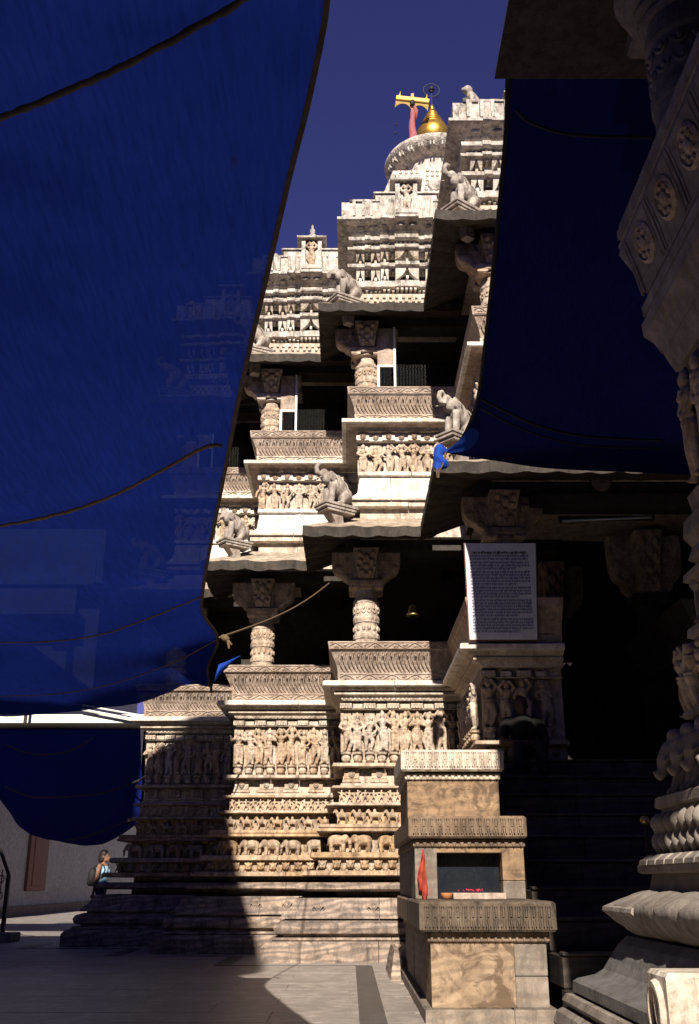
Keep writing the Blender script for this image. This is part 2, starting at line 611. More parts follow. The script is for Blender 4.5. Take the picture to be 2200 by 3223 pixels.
# ---------- carved motifs (modelled facing -Y, back at y = 0, base at z = 0)
def figure_mesh(k, h=.62):
    """standing relief figure; k chooses the pose"""
    s = h / .62
    rnd = random.Random(100 + k)
    sway = [.0, .025, -.025, .035, -.03, .015, -.015, .03, 0, -.02][k % 10]
    hip = Vector((sway, -.055, .305))
    wst = Vector((sway * .4, -.055, .365))
    chs = Vector((-sway * .3, -.06, .445))
    nek = Vector((-sway * .4, -.06, .495))
    hed = Vector((-sway * .2, -.065, .545))
    P = [cap(chs, .058, wst, .042), cap(wst, .044, hip, .066), cap(nek, .024, hed, .026),
         ell(hed, (.041, .045, .05)), cap(hed + Vector((0, .0, .03)), .036, hed + Vector((0, .01, .066)), .016),
         ell(hip + Vector((0, -.01, .035)), (.068, .06, .016)), ell(nek + Vector((0, -.012, -.012)), (.05, .045, .012))]
    if k % 3 != 1:
        P += [ell(chs + Vector((-.026, -.038, .005)), (.022, .022, .022)), ell(chs + Vector((.026, -.038, .005)), (.022, .022, .022))]
    legs = [((-.03, .03), (-.045, .045)), ((-.05, .02), (-.05, .04)), ((-.03, .07), (-.04, .03)),
            ((-.07, .035), (-.02, .05)), ((-.03, .03), (-.03, .03))][k % 5]
    for i, sx in enumerate((-1, 1)):
        kn = Vector((sway + legs[0][i], -.07, .17))
        ft = Vector((sway * .5 + legs[1][i], -.055, .02))
        P += [cap(hip + Vector((sx * .028, 0, -.02)), .05, kn, .036), cap(kn, .035, ft, .023),
              ell(ft + Vector((sx * .012, -.02, -.006)), (.02, .034, .014))]
    if k % 4 in (0, 2):     # long skirt between the legs
        P.append(cap(hip + Vector((0, .01, -.05)), .05, Vector((sway * .6, -.04, .07)), .036))
    arms = [((-.10, .40), (-.05, .36), (.10, .40), (.05, .37)),
            ((-.10, .52), (-.04, .60), (.10, .52), (.03, .61)),
            ((-.115, .38), (-.13, .28), (.10, .53), (.05, .60)),
            ((-.11, .38), (-.06, .30), (.11, .38), (.12, .27)),
            ((-.10, .53), (-.05, .60), (.11, .38), (.06, .33)),
            ((-.11, .40), (-.035, .42), (.11, .40), (.035, .42)),
            ((-.12, .42), (-.14, .52), (.12, .42), (.14, .50))][k % 7]
    for i, sx in enumerate((-1, 1)):
        sh = chs + Vector((sx * .06, 0, .022))
        e = Vector((arms[i * 2][0], -.075, arms[i * 2][1]))
        hnd = Vector((arms[i * 2 + 1][0], -.085, arms[i * 2 + 1][1]))
        P += [cap(sh, .029, e, .023), cap(e, .023, hnd, .017), ell(hnd, (.022, .022, .022))]
    vf = join(P)
    vf = [(p[0] * s, p[1] * s, p[2] * s) for p in map(Vector, vf[0])], vf[1]
    return remesh('figure_carving_%d' % k, vf, .0105 * s, 1)


FIG = [figure_mesh(k) for k in range(10)]


def elephant_relief(k, L=.42, h=.29):
    """elephant in side view walking to the left, standing out of the frieze"""
    P = [ell((.03, -.06, .175), (.125, .075, .085)), ell((-.105, -.075, .19), (.062, .062, .072)),
         chain([(-.15, -.085, .185), (-.185, -.09, .12), (-.18, -.09, .05), (-.20, -.09, .02)], [.034, .026, .02, .014]),
         ell((-.085, -.135, .19), (.034, .016, .055), (0, .25, 0)),
         cap((-.165, -.12, .13), .012, (-.205, -.13, .12), .007)]
    for x, y in ((-.075, -.10), (.115, -.10), (-.04, -.03), (.085, -.03)):
        P.append(cap((x, y, .15), .037, (x + random.uniform(-.012, .012), y, .02), .03))
    P.append(cap((.145, -.06, .2), .012, (.165, -.06, .09), .007))
    if k % 2:
        P += [cap((.0, -.06, .25), .04, (-.01, -.06, .30), .024), ell((-.012, -.065, .325), (.024, .024, .026))]
    s = h / .29
    vf = join(P)
    vf = [tuple(Vector(p) * s) for p in vf[0]], vf[1]
    return remesh('elephant_carving_%d' % k, vf, .012 * s, 2)


ELR = [elephant_relief(k) for k in range(2)]


def horse_relief():
    P = [cap((-.05, -.05, .15), .045, (.06, -.05, .15), .05),
         cap((-.07, -.055, .16), .038, (-.105, -.06, .225), .026), cap((-.105, -.06, .225), .027, (-.145, -.065, .19), .016),
         cap((.1, -.05, .16), .013, (.12, -.05, .08), .008),
         cap((0, -.05, .2), .03, (0, -.05, .255), .026), ell((0, -.055, .29), (.022, .022, .026))]
    for x, y in ((-.07, -.075), (.07, -.075), (-.045, -.02), (.09, -.02)):
        P += [cap((x, y, .13), .022, (x + random.uniform(-.02, .02), y, .07), .014), cap((x, y, .08), .014, (x - .005, y, .01), .012)]
    return remesh('horse_carving', join(P), .011, 2)


HOR = horse_relief()


def face_relief():
    """horned lion face, half round"""
    P = [ell((0, -.03, .08), (.062, .055, .066)), ell((-.025, -.085, .1), (.015, .013, .013)), ell((.025, -.085, .1), (.015, .013, .013)),
         ell((0, -.095, .075), (.014, .016, .018)), ell((-.022, -.078, .045), (.022, .02, .017)), ell((.022, -.078, .045), (.022, .02, .017)),
         cap((-.05, -.05, .12), .016, (-.062, -.05, .155), .008), cap((.05, -.05, .12), .016, (.062, -.05, .155), .008),
         cap((-.062, -.02, .05), .016, (-.085, -.02, .01), .012), cap((.062, -.02, .05), .016, (.085, -.02, .01), .012),
         cap((0, -.06, .145), .012, (0, -.06, .158), .008)]
    return remesh('face_carving', join(P), .0095, 1)


FACE = face_relief()


def dancer_relief(k):
    a = [(.05, .14), (.06, .10), (.04, .16)][k]
    P = [cap((0, -.03, .13), .02, (0, -.03, .09), .022), ell((0, -.035, .17), (.017, .018, .02)),
         cap((-.012, -.03, .08), .017, (-.035, -.03, .04), .012), cap((-.035, -.03, .04), .012, (-.02, -.03, .008), .011),
         cap((.012, -.03, .08), .017, (.03, -.03, .045), .012), cap((.03, -.03, .045), .012, (.035, -.03, .008), .011),
         cap((-.02, -.03, .135), .012, (-a[0], -.035, a[1]), .010), cap((.02, -.03, .135), .012, (a[0] * .9, -.035, .2 - a[1] * .5), .010)]
    return remesh('dancer_carving_%d' % k, join(P), .009, 1)


DAN = [dancer_relief(k) for k in range(3)]


def lotus_pot():
    return mesh('pedestal_carving', *join([lathe([(.035, 0), (.075, .03), (.085, .07), (.06, .11), (.095, .13), (.1, .16)], 10, (0, -.03, 0))]), smooth=False)


POT = lotus_pot()


def rosette(r=.06):
    P = [lathe([(r, 0), (r, .018), (r * .82, .03), (r * .78, .014), (r * .35, .012), (r * .3, .03), (.004, .036)], 14)]
    for i in range(8):
        a = i * math.pi / 4
        P.append(ell((math.cos(a) * r * .56, math.sin(a) * r * .56, .018), (r * .17, r * .17, .014), n=6, m=4))
    m = Matrix.Rotation(R(90), 4, 'X')
    return xform(join(P), m)


ROS = mesh('rosette_carving', *rosette())


def palmette(w=.2, h=.13):
    """half-round leaf scroll in low relief"""
    P = []
    for sx in (-1, 1):
        pts = []
        for i in range(15):
            t = i / 14
            a = t * 4.4
            rr = (1 - t * .72) * w * .24
            pts.append((sx * (w * .27 - math.cos(a) * rr), -.012, h * .42 + math.sin(a) * rr))
        P.append(tube(pts, [.012 * (1 - .5 * i / 14) for i in range(15)], 5))
    for a in (-50, -25, 0, 25, 50):
        P.append(cap((math.sin(R(a)) * .015, -.008, .02), .009, (math.sin(R(a)) * w * .3, -.01, .02 + math.cos(R(a)) * h * .75), .014, 6))
    return join(P)


PAL = mesh('leaf_scroll_carving', *palmette(), smooth=True)


def spots(x0, x1, n):
    w = (x1 - x0) / n
    return [x0 + w * (i + .5) for i in range(n)]


def place(name, me, mat, xs, y, z, rz=0.0, jx=.0, flip=False, sc=1.0, parent=None, jz=0.0):
    for x in xs:
        m = random.choice(me) if isinstance(me, list) else me
        f = -1 if (flip and random.random() < .5) else 1
        s = sc * random.uniform(.97, 1.03)
        put(name, m, mat, parent or temple, (x + random.uniform(-jx, jx), y, z + random.uniform(-jz, jz)), (0, 0, rz), (f * s, s, s))


def zigzag(x0, x1, y, z0, z1, n, depth=.02):
    V, F = [], []
    w = (x1 - x0) / n
    for i in range(n):
        a = x0 + i * w
        k = len(V)
        V += [(a + w * .06, y, z1), (a + w * .94, y, z1), (a + w * .5, y, z0), (a + w * .06, y - depth, z1), (a + w * .94, y - depth, z1), (a + w * .5, y - depth, z0)]
        F += [(k + 3, k + 5, k + 4), (k, k + 3, k + 4, k + 1), (k, k + 2, k + 5, k + 3), (k + 1, k + 4, k + 5, k + 2)]
    return V, F


def vine(x0, x1, y0, z0, y1, z1, wave=.17, r=.009, left=False):
    """running scroll in relief on a band whose face leans from (y0,z0) to (y1,z1)"""
    P = []
    n = max(3, int((x1 - x0) / wave))
    pts = []
    for i in range(n * 8 + 1):
        x = x0 + (x1 - x0) * i / (n * 8)
        k = .5 + .36 * math.sin(i / 8 * math.pi)
        pts.append((x, y0 + (y1 - y0) * k - .004, z0 + (z1 - z0) * k))
    P.append(tube(pts, r, 5))
    for i in range(n):
        x = x0 + (x1 - x0) * (i + .5) / n
        k = .42 if i % 2 == 0 else .62
        c = Vector((x, y0 + (y1 - y0) * k - .004, z0 + (z1 - z0) * k))
        P.append(ell(c, (.026, .012, .022), n=7, m=5))
        P.append(ell(c + Vector((.04, 0, .008 if i % 2 else -.008)), (.014, .009, .012), n=6, m=4))
    for k in (.04, .96):
        P.append(tube([(x0, y0 + (y1 - y0) * k, z0 + (z1 - z0) * k), (x1, y0 + (y1 - y0) * k, z0 + (z1 - z0) * k)], .010, 5))
    return join(P)


def ribs(x0, x1, yb, zb, yt, zt, n):
    """bent raised ribs of the leaning seat back"""
    P = []
    for i in range(n):
        x = x0 + (x1 - x0) * (i + .5) / n
        pts = []
        for k, dx in ((.05, .10), (.35, .03), (.6, .0), (.85, .02), (.97, .045)):
            pts.append((x + dx * .75 - .03, yb + (yt - yb) * k - .004, zb + (zt - zb) * k))
        P.append(tube(pts, [.009, .014, .016, .013, .008], 4))
        if i % 2 == 0:
            k = .80
            P.append(ell((x + .012, yb + (yt - yb) * k - .01, zb + (zt - zb) * k), (.014, .012, .024), n=6, m=4))
    return join(P)


def panel(b, prof, name, mat, th=.16, xl=None, yw=None, xr=None):
    """leaning slab that stands free along the front and the left side"""
    xl = b['xl'] if xl is None else xl
    yw = b['yw'] if yw is None else yw
    xr = b['xr'] if xr is None else xr
    om = min(o for z, o in prof)
    ps = [(z, o, (o - .2) * .7 if b['yw'] == yw else (o - .12) * .9) for z, o in prof]
    front = loft([(z, xl - q, xr + .06, yw - o, yw - o + th) for z, o, q in ps])
    flank = loft([(z, xl - q, xl - q + th, yw - o + th - .001, yw + b['back'] - om) for z, o, q in ps])
    return put(name, mesh(name, *join([front, flank])), mat, temple)


def lower_storey(b):
    D = b['n'] == 'D'
    n2 = 1 if D else 2
    w = M['warm']
    yw, xl, xr = b['yw'], b['xl'], b['xr']
    course(b, [(-.02, .92), (.20, .92), (.27, .87)], 'plinth_block', M['plinth'], n2 + (0 if D else 1), jit=.012)
    course(b, [(.272, .80), (.285, .82), (.315, .80)], 'plinth_block', M['plinth'], n2, jit=.012)
    course(b, [(.315, .71), (.345, .71)], 'moulding_recess', M['plinth'])
    course(b, [(.345, .73), (.37, .79), (.44, .805), (.5, .78), (.535, .69)], 'plinth_block', M['plinth'], n2, jit=.012)
    course(b, [(.535, .65), (.56, .65)], 'moulding_recess', M['plinth'])
    course(b, [(.56, .74), (.60, .73), (.70, .64), (.83, .58)], 'plinth_block', M['plinth'], n2 + (0 if D else 1), jit=.01)
    course(b, [(.83, .16), (.92, .16)], 'moulding_recess', M['plinth'])
    course(b, [(.92, .48), (.95, .58), (1.0, .575), (1.04, .47)], 'moulding_block', M['plinth'], n2, jit=.012)
    course(b, [(1.04, .14), (1.125, .14)], 'moulding_recess', M['plinth'])
    course(b, [(1.125, .50), (1.14, .53), (1.19, .52), (1.205, .49)], 'moulding_block', w, n2, jit=.01)
    course(b, [(1.205, .34), (1.37, .34)], 'frieze_block', w, n2)
    course(b, [(1.37, .42), (1.385, .45), (1.445, .44), (1.46, .41)], 'moulding_block', w, n2, jit=.008)
    course(b, [(1.46, .20), (1.745, .20)], 'frieze_block', w, n2)
    course(b, [(1.745, .36), (1.76, .38), (1.80, .36)], 'moulding_block', w, n2, jit=.008)
    course(b, [(1.80, .34), (1.815, .36), (1.86, .34)], 'moulding_block', w, n2, jit=.006)
    course(b, [(1.86, .14), (2.125, .14)], 'frieze_block', w, n2)
    course(b, [(2.125, .26), (2.135, .28), (2.152, .27)], 'moulding_block', w, 1)
    course(b, [(2.152, .22), (2.18, .22)], 'moulding_block', M['figure'], n2)
    course(b, [(2.18, .13), (2.385, .13)], 'frieze_block', M['figure'], n2)
    course(b, [(2.385, .20), (2.395, .22), (2.43, .2)], 'moulding_block', w, n2)
    course(b, [(2.43, .12), (2.47, .11), (2.475, .04), (2.70, .0)], 'frieze_block', M['figure'], 1)
    course(b, [(2.70, .17), (2.715, .21), (2.765, .2)], 'moulding_block', M['figure'], n2 + (0 if D else 1), jit=.012)
    course(b, [(2.765, -.05), (3.60, -.05)], 'wall_panel', M['figure'], 1)
    course(b, [(3.60, .05), (3.612, .06), (3.618, -.03), (3.70, -.03)], 'moulding_block', M['pale'], 1)
    course(b, [(3.70, -.02), (3.735, -.02)], 'moulding_recess', M['pale'])
    course(b, [(3.735, .10), (3.795, .13)], 'moulding_block', M['pale'], n2)
    course(b, [(3.795, .13), (3.82, .19), (3.855, .19), (3.862, .15)], 'moulding_block', M['pale'], 1)
    course(b, [(3.862, .15), (3.89, .22), (3.925, .24)], 'moulding_block', M['pale'], 1)
    course(b, [(3.925, .30), (3.94, .325), (4.0, .325), (4.015, .31)], 'cornice_block', M['white'], n2)
    panel(b, [(4.016, .20), (4.15, .215)], 'seat_back_base', M['seat'])
    sb = panel(b, [(4.152, .20), (4.27, .235), (4.40, .32), (4.475, .37)], 'seat_back_panel', M['seat'])
    tr = panel(b, [(4.477, .38), (4.49, .40), (4.60, .43), (4.615, .42)], 'seat_back_rail', M['seat'])
    # carvings on the front
    x0, x1 = xl - .3, xr - .38
    if D:
        x1 = xr - .1
    else:
        place('face_carving', FACE, w, spots(xl - .32, xr - .36, 9), yw - .335, 1.208, jx=.006)
        place('elephant_carving', ELR, w, spots(xl - .16, xr - .2, 5), yw - .21, 1.462, jx=.03, flip=True, sc=.97)
        place('horse_carving', HOR, w, spots(xl - .08, xr - .12, 7), yw - .14, 1.862, jx=.02, sc=.88)
        place('dancer_carving', DAN, M['figure'], spots(xl - .0, xr - .04, 15), yw - .125, 2.185, jx=.008, flip=True, sc=1.0)
        place('leaf_scroll_carving', PAL, M['plinth'], [xl - .25, xl + .55, xl + 1.05], yw - .66, .63, jx=.05, sc=1.1)
    nn = 3 if D else 4
    for i, x in enumerate(spots(xl + .0, x1 + .2, nn)):
        put('niche_block', mesh('niche_block', *join([cbox(x - .14, x + .14, yw - .10, yw + .1, 2.477, 2.53), cbox(x - .115, x + .115, yw - .085, yw + .1, 2.532, 2.69)])), M['figure'], temple)
        put('rosette_carving', ROS, M['figure'], temple, (x, yw - .085, 2.61), None, .85)
    fx = spots(xl + .03, x1 + .40 if not D else x1, 10 if not D else 4)
    for i, x in enumerate(fx):
        put('pedestal_carving', POT, M['figure'], temple, (x, yw - .0, 2.785), None, (.85, .85, 1.0))
        put('pilaster', mesh('pilaster', *cbox(x - .082 + .0, x + .082, yw + .02, yw + .1, 2.95, 3.598, .01)), M['figure'], temple)
        f = FIG[(i * 3 + ord(b['n'])) % 10]
        put('figure_carving', f, M['figure'], temple, (x + random.uniform(-.015, .015), yw + .035, 2.955), (0, 0, random.uniform(-.12, .12)), (random.choice((-1, 1)) * random.uniform(.98, 1.14), 1.15, random.uniform(.92, 1.05)))
        hb = .075 if i % 2 else .095
        put('beam_block', mesh('beam_block', *cbox(x - hb, x + hb, yw - (.04 if i % 2 else .075), yw + .06, 3.619, 3.699, .006)), M['pale'], temple)
        if i % 2 == 0:
            put('diamond_carving', mesh('diamond_carving', *zigzag(x - .09, x + .09, yw - .074, 3.627, 3.692, 4, .016)), M['pale'], temple)
    zz = put('zigzag_carving', mesh('zigzag_carving', *zigzag(xl + .03, x1 + .30, yw - .105, 3.742, 3.79, 26 if not D else 14, .016)), M['pale'], temple)
    put('scroll_carving', mesh('scroll_carving', *vine(xl + .03, xr - .02, yw - .205, 4.03, yw - .22, 4.14)), M['seat'], temple)
    if not D:
        r = put('rib_carving', mesh('rib_carving', *ribs(xl + .02, xr - .05, yw - .205, 4.16, yw - .372, 4.47, 28)), M['seat'], sb)
        tag(r, kind='stuff')
        put('scroll_carving', mesh('scroll_carving', *vine(xl - .12, xr - .12, yw - .405, 4.5, yw - .43, 4.6, .15)), M['seat'], tr)
    # carvings on the left face where it can be seen (the porch)
    if D:
        ys = [yw + .22 + .26 * k for k in range(7)]
        for i, y in enumerate(ys):
            put('pedestal_carving', POT, M['figure'], temple, (xl, y, 2.785), (0, 0, R(-90)), (.85, .85, 1.0))
            put('figure_carving', FIG[(i * 7 + 2) % 10], M['figure'], temple, (xl + .04, y, 2.955), (0, 0, R(-90)), (1.06, 1.15, 1))
    # floor of the hall and seat behind the back rest
    course(b, [(3.93, .1), (4.06, .1)], 'seat_slab', M['shade_stone'], 1)


def bracket_mesh():
    """cross of corbels, 0.52 m tall: square arms with rounded ends to the sides, tapering carved blocks to front and back"""
    P = [box(-.2, .2, -.2, .2, 0, .52)]
    for dx in (-1, 1):
        prof = [(.12, .0), (.30, .01), (.37, .05), (.42, .12), (.47, .13), (.53, .17), (.57, .25), (.58, .34), (.58, .53), (.12, .53)]
        V, F = [], []
        n = len(prof)
        for p, z in prof:
            V += [(dx * p, -.13, z), (dx * p, .13, z)]
        for i in range(n):
            j = (i + 1) % n
            F.append((2 * i, 2 * j, 2 * j + 1, 2 * i + 1))
        F += [tuple(range(0, 2 * n, 2)), tuple(range(2 * n - 1, 0, -2))]
        P.append((V, F))
        for sy in (-1, 1):
            P += [ell((dx * .47, sy * .12, .24), (.07, .035, .07)), ell((dx * .34, sy * .12, .10), (.06, .03, .05)), ell((dx * .30, sy * .12, .36), (.08, .03, .06))]
    for dy in (-1, 1):
        P.append(loft([(.02, -.13, .13, min(dy * .1, dy * .27), max(dy * .1, dy * .27)), (.30, -.17, .17, min(dy * .1, dy * .36), max(dy * .1, dy * .36)), (.53, -.22, .22, min(dy * .1, dy * .42), max(dy * .1, dy * .42))]))
        for x, z, r in ((0, .36, .06), (-.09, .30, .035), (.09, .30, .035), (0, .22, .045), (-.11, .42, .04), (.11, .42, .04), (-.07, .13, .04), (.07, .13, .04), (0, .08, .035), (-.14, .20, .03), (.14, .20, .03)):
            P.append(ell((x, dy * (.28 + .16 * z / .5), z), (r, .045, r)))
    return remesh('bracket', join(P), .0145, 1)


BRK = bracket_mesh()


def column_parts(x, y, z0, z1, mat=None):
    """round carved column with octagonal foot, ring bands, vase capital and four scroll brackets"""
    h = z1 - z0
    r = .20
    prof8 = [(r * 1.08, 0), (r * 1.08, h * .30)]
    col = put('column', mesh('column', *join([lathe(prof8, 8, (x, y, z0))]), False), (mat or M['figure']), temple)
    s = [(r * 1.02, h * .295), (r * 1.02, h * .33), (r * 1.10, h * .34), (r * 1.10, h * .37), (r, h * .38), (r, h * .45),
         (r * 1.08, h * .46), (r * 1.12, h * .49), (r * 1.04, h * .51), (r * 1.04, h * .60), (r * 1.1, h * .61), (r * 1.1, h * .63),
         (r * .96, h * .64), (r * .96, h * .70)]
    sh = put('shaft', mesh('shaft', *lathe(s, 18, (x, y, z0))), (mat or M['figure']), col)
    P = []
    for i in range(14):
        a = 2 * math.pi * i / 14
        c_, s_ = math.cos(a), math.sin(a)
        P.append(tube([(x + math.cos(a + d) * r * 1.05, y + math.sin(a + d) * r * 1.05, z0 + h * (.525 + e)) for d, e in ((-.2, .06), (-.12, .01), (0, .0), (.12, .01), (.2, .06))], .011, 4))
        P.append(ell((x + c_ * r * 1.04, y + s_ * r * 1.04, z0 + h * .565), (.022, .022, h * .016), n=6, m=4))
        P.append(ell((x + c_ * r * 1.0, y + s_ * r * 1.0, z0 + h * .415), (.028, .028, h * .022), n=6, m=4))
    bc = put('band_carving', mesh('band_carving', *join(P), smooth=True), (mat or M['figure']), col)
    tag(bc, kind='stuff')
    k0 = z0 + h * .70
    c = [cbox(x - .29, x + .29, y - .29, y + .29, k0 + .06, k0 + .16, .015)]
    c.append(lathe([(.2, 0), (.25, .02), (.25, .06)], 14, (x, y, k0)))
    for sx in (-1, 1):
        for sy in (-1, 1):
            c.append(cbox(x + sx * .2 - .085, x + sx * .2 + .085, y + sy * .2 - .085, y + sy * .2 + .085, k0 + .0, k0 + .08, .02))
    put('capital', mesh('capital', *join(c)), (mat or M['figure']), col)
    kb = k0 + .161
    put('bracket', BRK if mat is None else BRK.copy(), mat or M['figure'], col, (x, y, kb), None, (1, 1, (z1 - kb) / .52))
    return col


def eave(b, zl, ol, os_, rise_t, rise_s, inset=.35, xr=None, name='eave', xl=None, yw=None, lip=.16):
    """sloping stone eave with scalloped lip, mitred at the left corner"""
    xl = b['xl'] if xl is None else xl
    yw = b['yw'] if yw is None else yw
    xr = (b['xr'] - os_ + .25) if xr is None else xr
    xo, yo = xl - os_, yw - ol
    xi, yi = xl + inset, yw + inset
    yb = yw + b['back'] - ol + .15
    outer, inner = [], []
    n1 = max(6, int((yb - yo) / .09))
    for i in range(n1):
        t = i / n1
        outer.append((xo, yb + (yo - yb) * t)); inner.append((xi, max(yi, yb + (yi - yb) * t)))
    n2 = max(8, int((xr - xo) / .06))
    for i in range(n2 + 1):
        t = i / n2
        outer.append((xo + (xr - xo) * t, yo)); inner.append((xi + (xr - xi) * t, yi))
    V, F = [], []
    d = 0.0
    for k, (po, pi) in enumerate(zip(outer, inner)):
        if k:
            d += math.hypot(po[0] - outer[k - 1][0], po[1] - outer[k - 1][1])
        sc = abs(math.sin(d * math.pi / .42)) * .035
        nz = noise.noise(Vector((po[0] * 3, po[1] * 3, zl))) * .022
        nz2 = noise.noise(Vector((po[0] * 9, po[1] * 9, zl + 5))) * .012
        V.append((pi[0], pi[1], zl + rise_s))                                    # soffit back
        V.append((po[0], po[1], zl - sc + nz))                                   # lip bottom
        V.append((po[0] + nz2, po[1] + nz2, zl + lip - sc * .6 + nz + nz2))                  # lip top
        m = ((po[0] * .55 + pi[0] * .45), (po[1] * .55 + pi[1] * .45))
        V.append((m[0], m[1], zl + lip + (rise_t - lip) * .40 + nz * 1.5 - sc * .3))
        V.append((pi[0], pi[1], zl + rise_t))                                    # top back
    n = len(outer)
    for k in range(n - 1):
        a, c = 5 * k, 5 * k + 5
        for i in range(4):
            F.append((a + i, c + i, c + i + 1, a + i + 1))
        F.append((a + 4, c + 4, c, a))
    F.append((0, 1, 2, 3, 4))
    e = 5 * (n - 1)
    F.append((e + 4, e + 3, e + 2, e + 1, e))
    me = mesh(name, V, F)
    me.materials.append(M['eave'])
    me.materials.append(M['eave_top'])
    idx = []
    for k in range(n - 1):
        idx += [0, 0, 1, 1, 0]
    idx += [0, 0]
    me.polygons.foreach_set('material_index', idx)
    return put(name, me, None, temple)


def upper_storey(b):
    D = b['n'] == 'D'
    xl, yw = b['xl'] + .28, b['yw'] + .10
    xr = 6.0 if D else b['xr'] + .28
    k = dict(xl=xl, yw=yw, xr=xr)
    n2 = 1 if D else 2
    wh = M['white']
    course(b, [(6.50, .08), (7.0, .08)], 'wall_block', M['pale'], n2, **k)
    course(b, [(7.0, .16), (7.01, .2), (7.10, .2), (7.11, .18)], 'moulding_block', M['pale'], n2, **k)
    course(b, [(7.112, .25), (7.14, .26), (7.17, .2), (7.28, .12), (7.60, .06)], 'wall_block', wh, n2 + 1, jit=.004, **k)
    course(b, [(7.60, .10), (7.61, .115), (7.68, .11)], 'moulding_block', wh, n2, **k)
    course(b, [(7.68, -.04), (8.265, -.04)], 'wall_panel', M['pale'], 1, **k)
    course(b, [(8.265, .04), (8.275, .06), (8.415, .06)], 'moulding_block', wh, 1, **k)
    course(b, [(8.415, .02), (8.44, .10), (8.505, .11)], 'moulding_block', M['pale'], 1, **k)
    course(b, [(8.505, .13), (8.522, .27)], 'moulding_recess', M['seat'], 1, **k)
    course(b, [(8.522, .30), (8.53, .32), (8.59, .32), (8.602, .30)], 'cornice_block', wh, n2, **k)
    panel(b, [(8.603, .12), (8.755, .135)], 'seat_back_base', M['pale'], **k)
    sb = panel(b, [(8.757, .12), (8.9, .145), (9.02, .20), (9.08, .235)], 'seat_back_panel', M['seat'], **k)
    tr = panel(b, [(9.082, .24), (9.09, .255), (9.225, .275), (9.235, .265)], 'seat_back_rail', M['seat'], **k)
    course(b, [(8.50, .05), (8.62, .05)], 'seat_slab', M['shade_stone'], 1, **k)
    xe = xr - .3 if not D else 3.2
    nf = 8
    for i, x in enumerate(spots(xl + .02, xe + .24, nf)):
        f = FIG[(i * 7 + 3 + ord(b['n'])) % 10]
        put('pilaster', mesh('pilaster', *cbox(x - .09, x + .09, yw + .02, yw + .1, 7.69, 8.262, .01)), M['pale'], temple)
        put('figure_carving', f, M['pale'], temple, (x + random.uniform(-.015, .015), yw + .03, 7.69), (0, 0, random.uniform(-.12, .12)), (random.choice((-1, 1)) * random.uniform(.92, 1.08), 1.05, random.uniform(.82, .91)))
        if i % 2 == 0:
            put('beam_block', mesh('beam_block', *cbox(x - .11, x + .11, yw - .09, yw, 8.28, 8.41, .008)), wh, temple)
        put('rosette_carving', ROS, wh, temple, (x, yw - (.09 if i % 2 == 0 else .06), 8.345), None, .9)
    for x in (xl + .12, xl + .5, xl + 1.2):
        put('leaf_scroll_carving', PAL, wh, temple, (x, yw - .075, 7.37), (R(-9), 0, 0), .95)
    put('scroll_carving', mesh('scroll_carving', *vine(xl + .03, xe + .28, yw - .125, 8.62, yw - .14, 8.74)), M['pale'], temple)
    r = put('rib_carving', mesh('rib_carving', *ribs(xl + .02, xe + .26, yw - .125, 8.765, yw - .237, 9.075, 28)), M['seat'], sb)
    tag(r, kind='stuff')
    put('scroll_carving', mesh('scroll_carving', *vine(xl - .10, xe + .2, yw - .258, 9.105, yw - .275, 9.215, .15)), M['seat'], tr)
    if D:
        for i in range(7):
            y = yw + .3 + i * .27
            put('figure_carving', FIG[(i * 3 + 1) % 10], M['pale'], temple, (xl + .03, y, 7.69), (0, 0, R(-90)), (1, 1.05, .9))


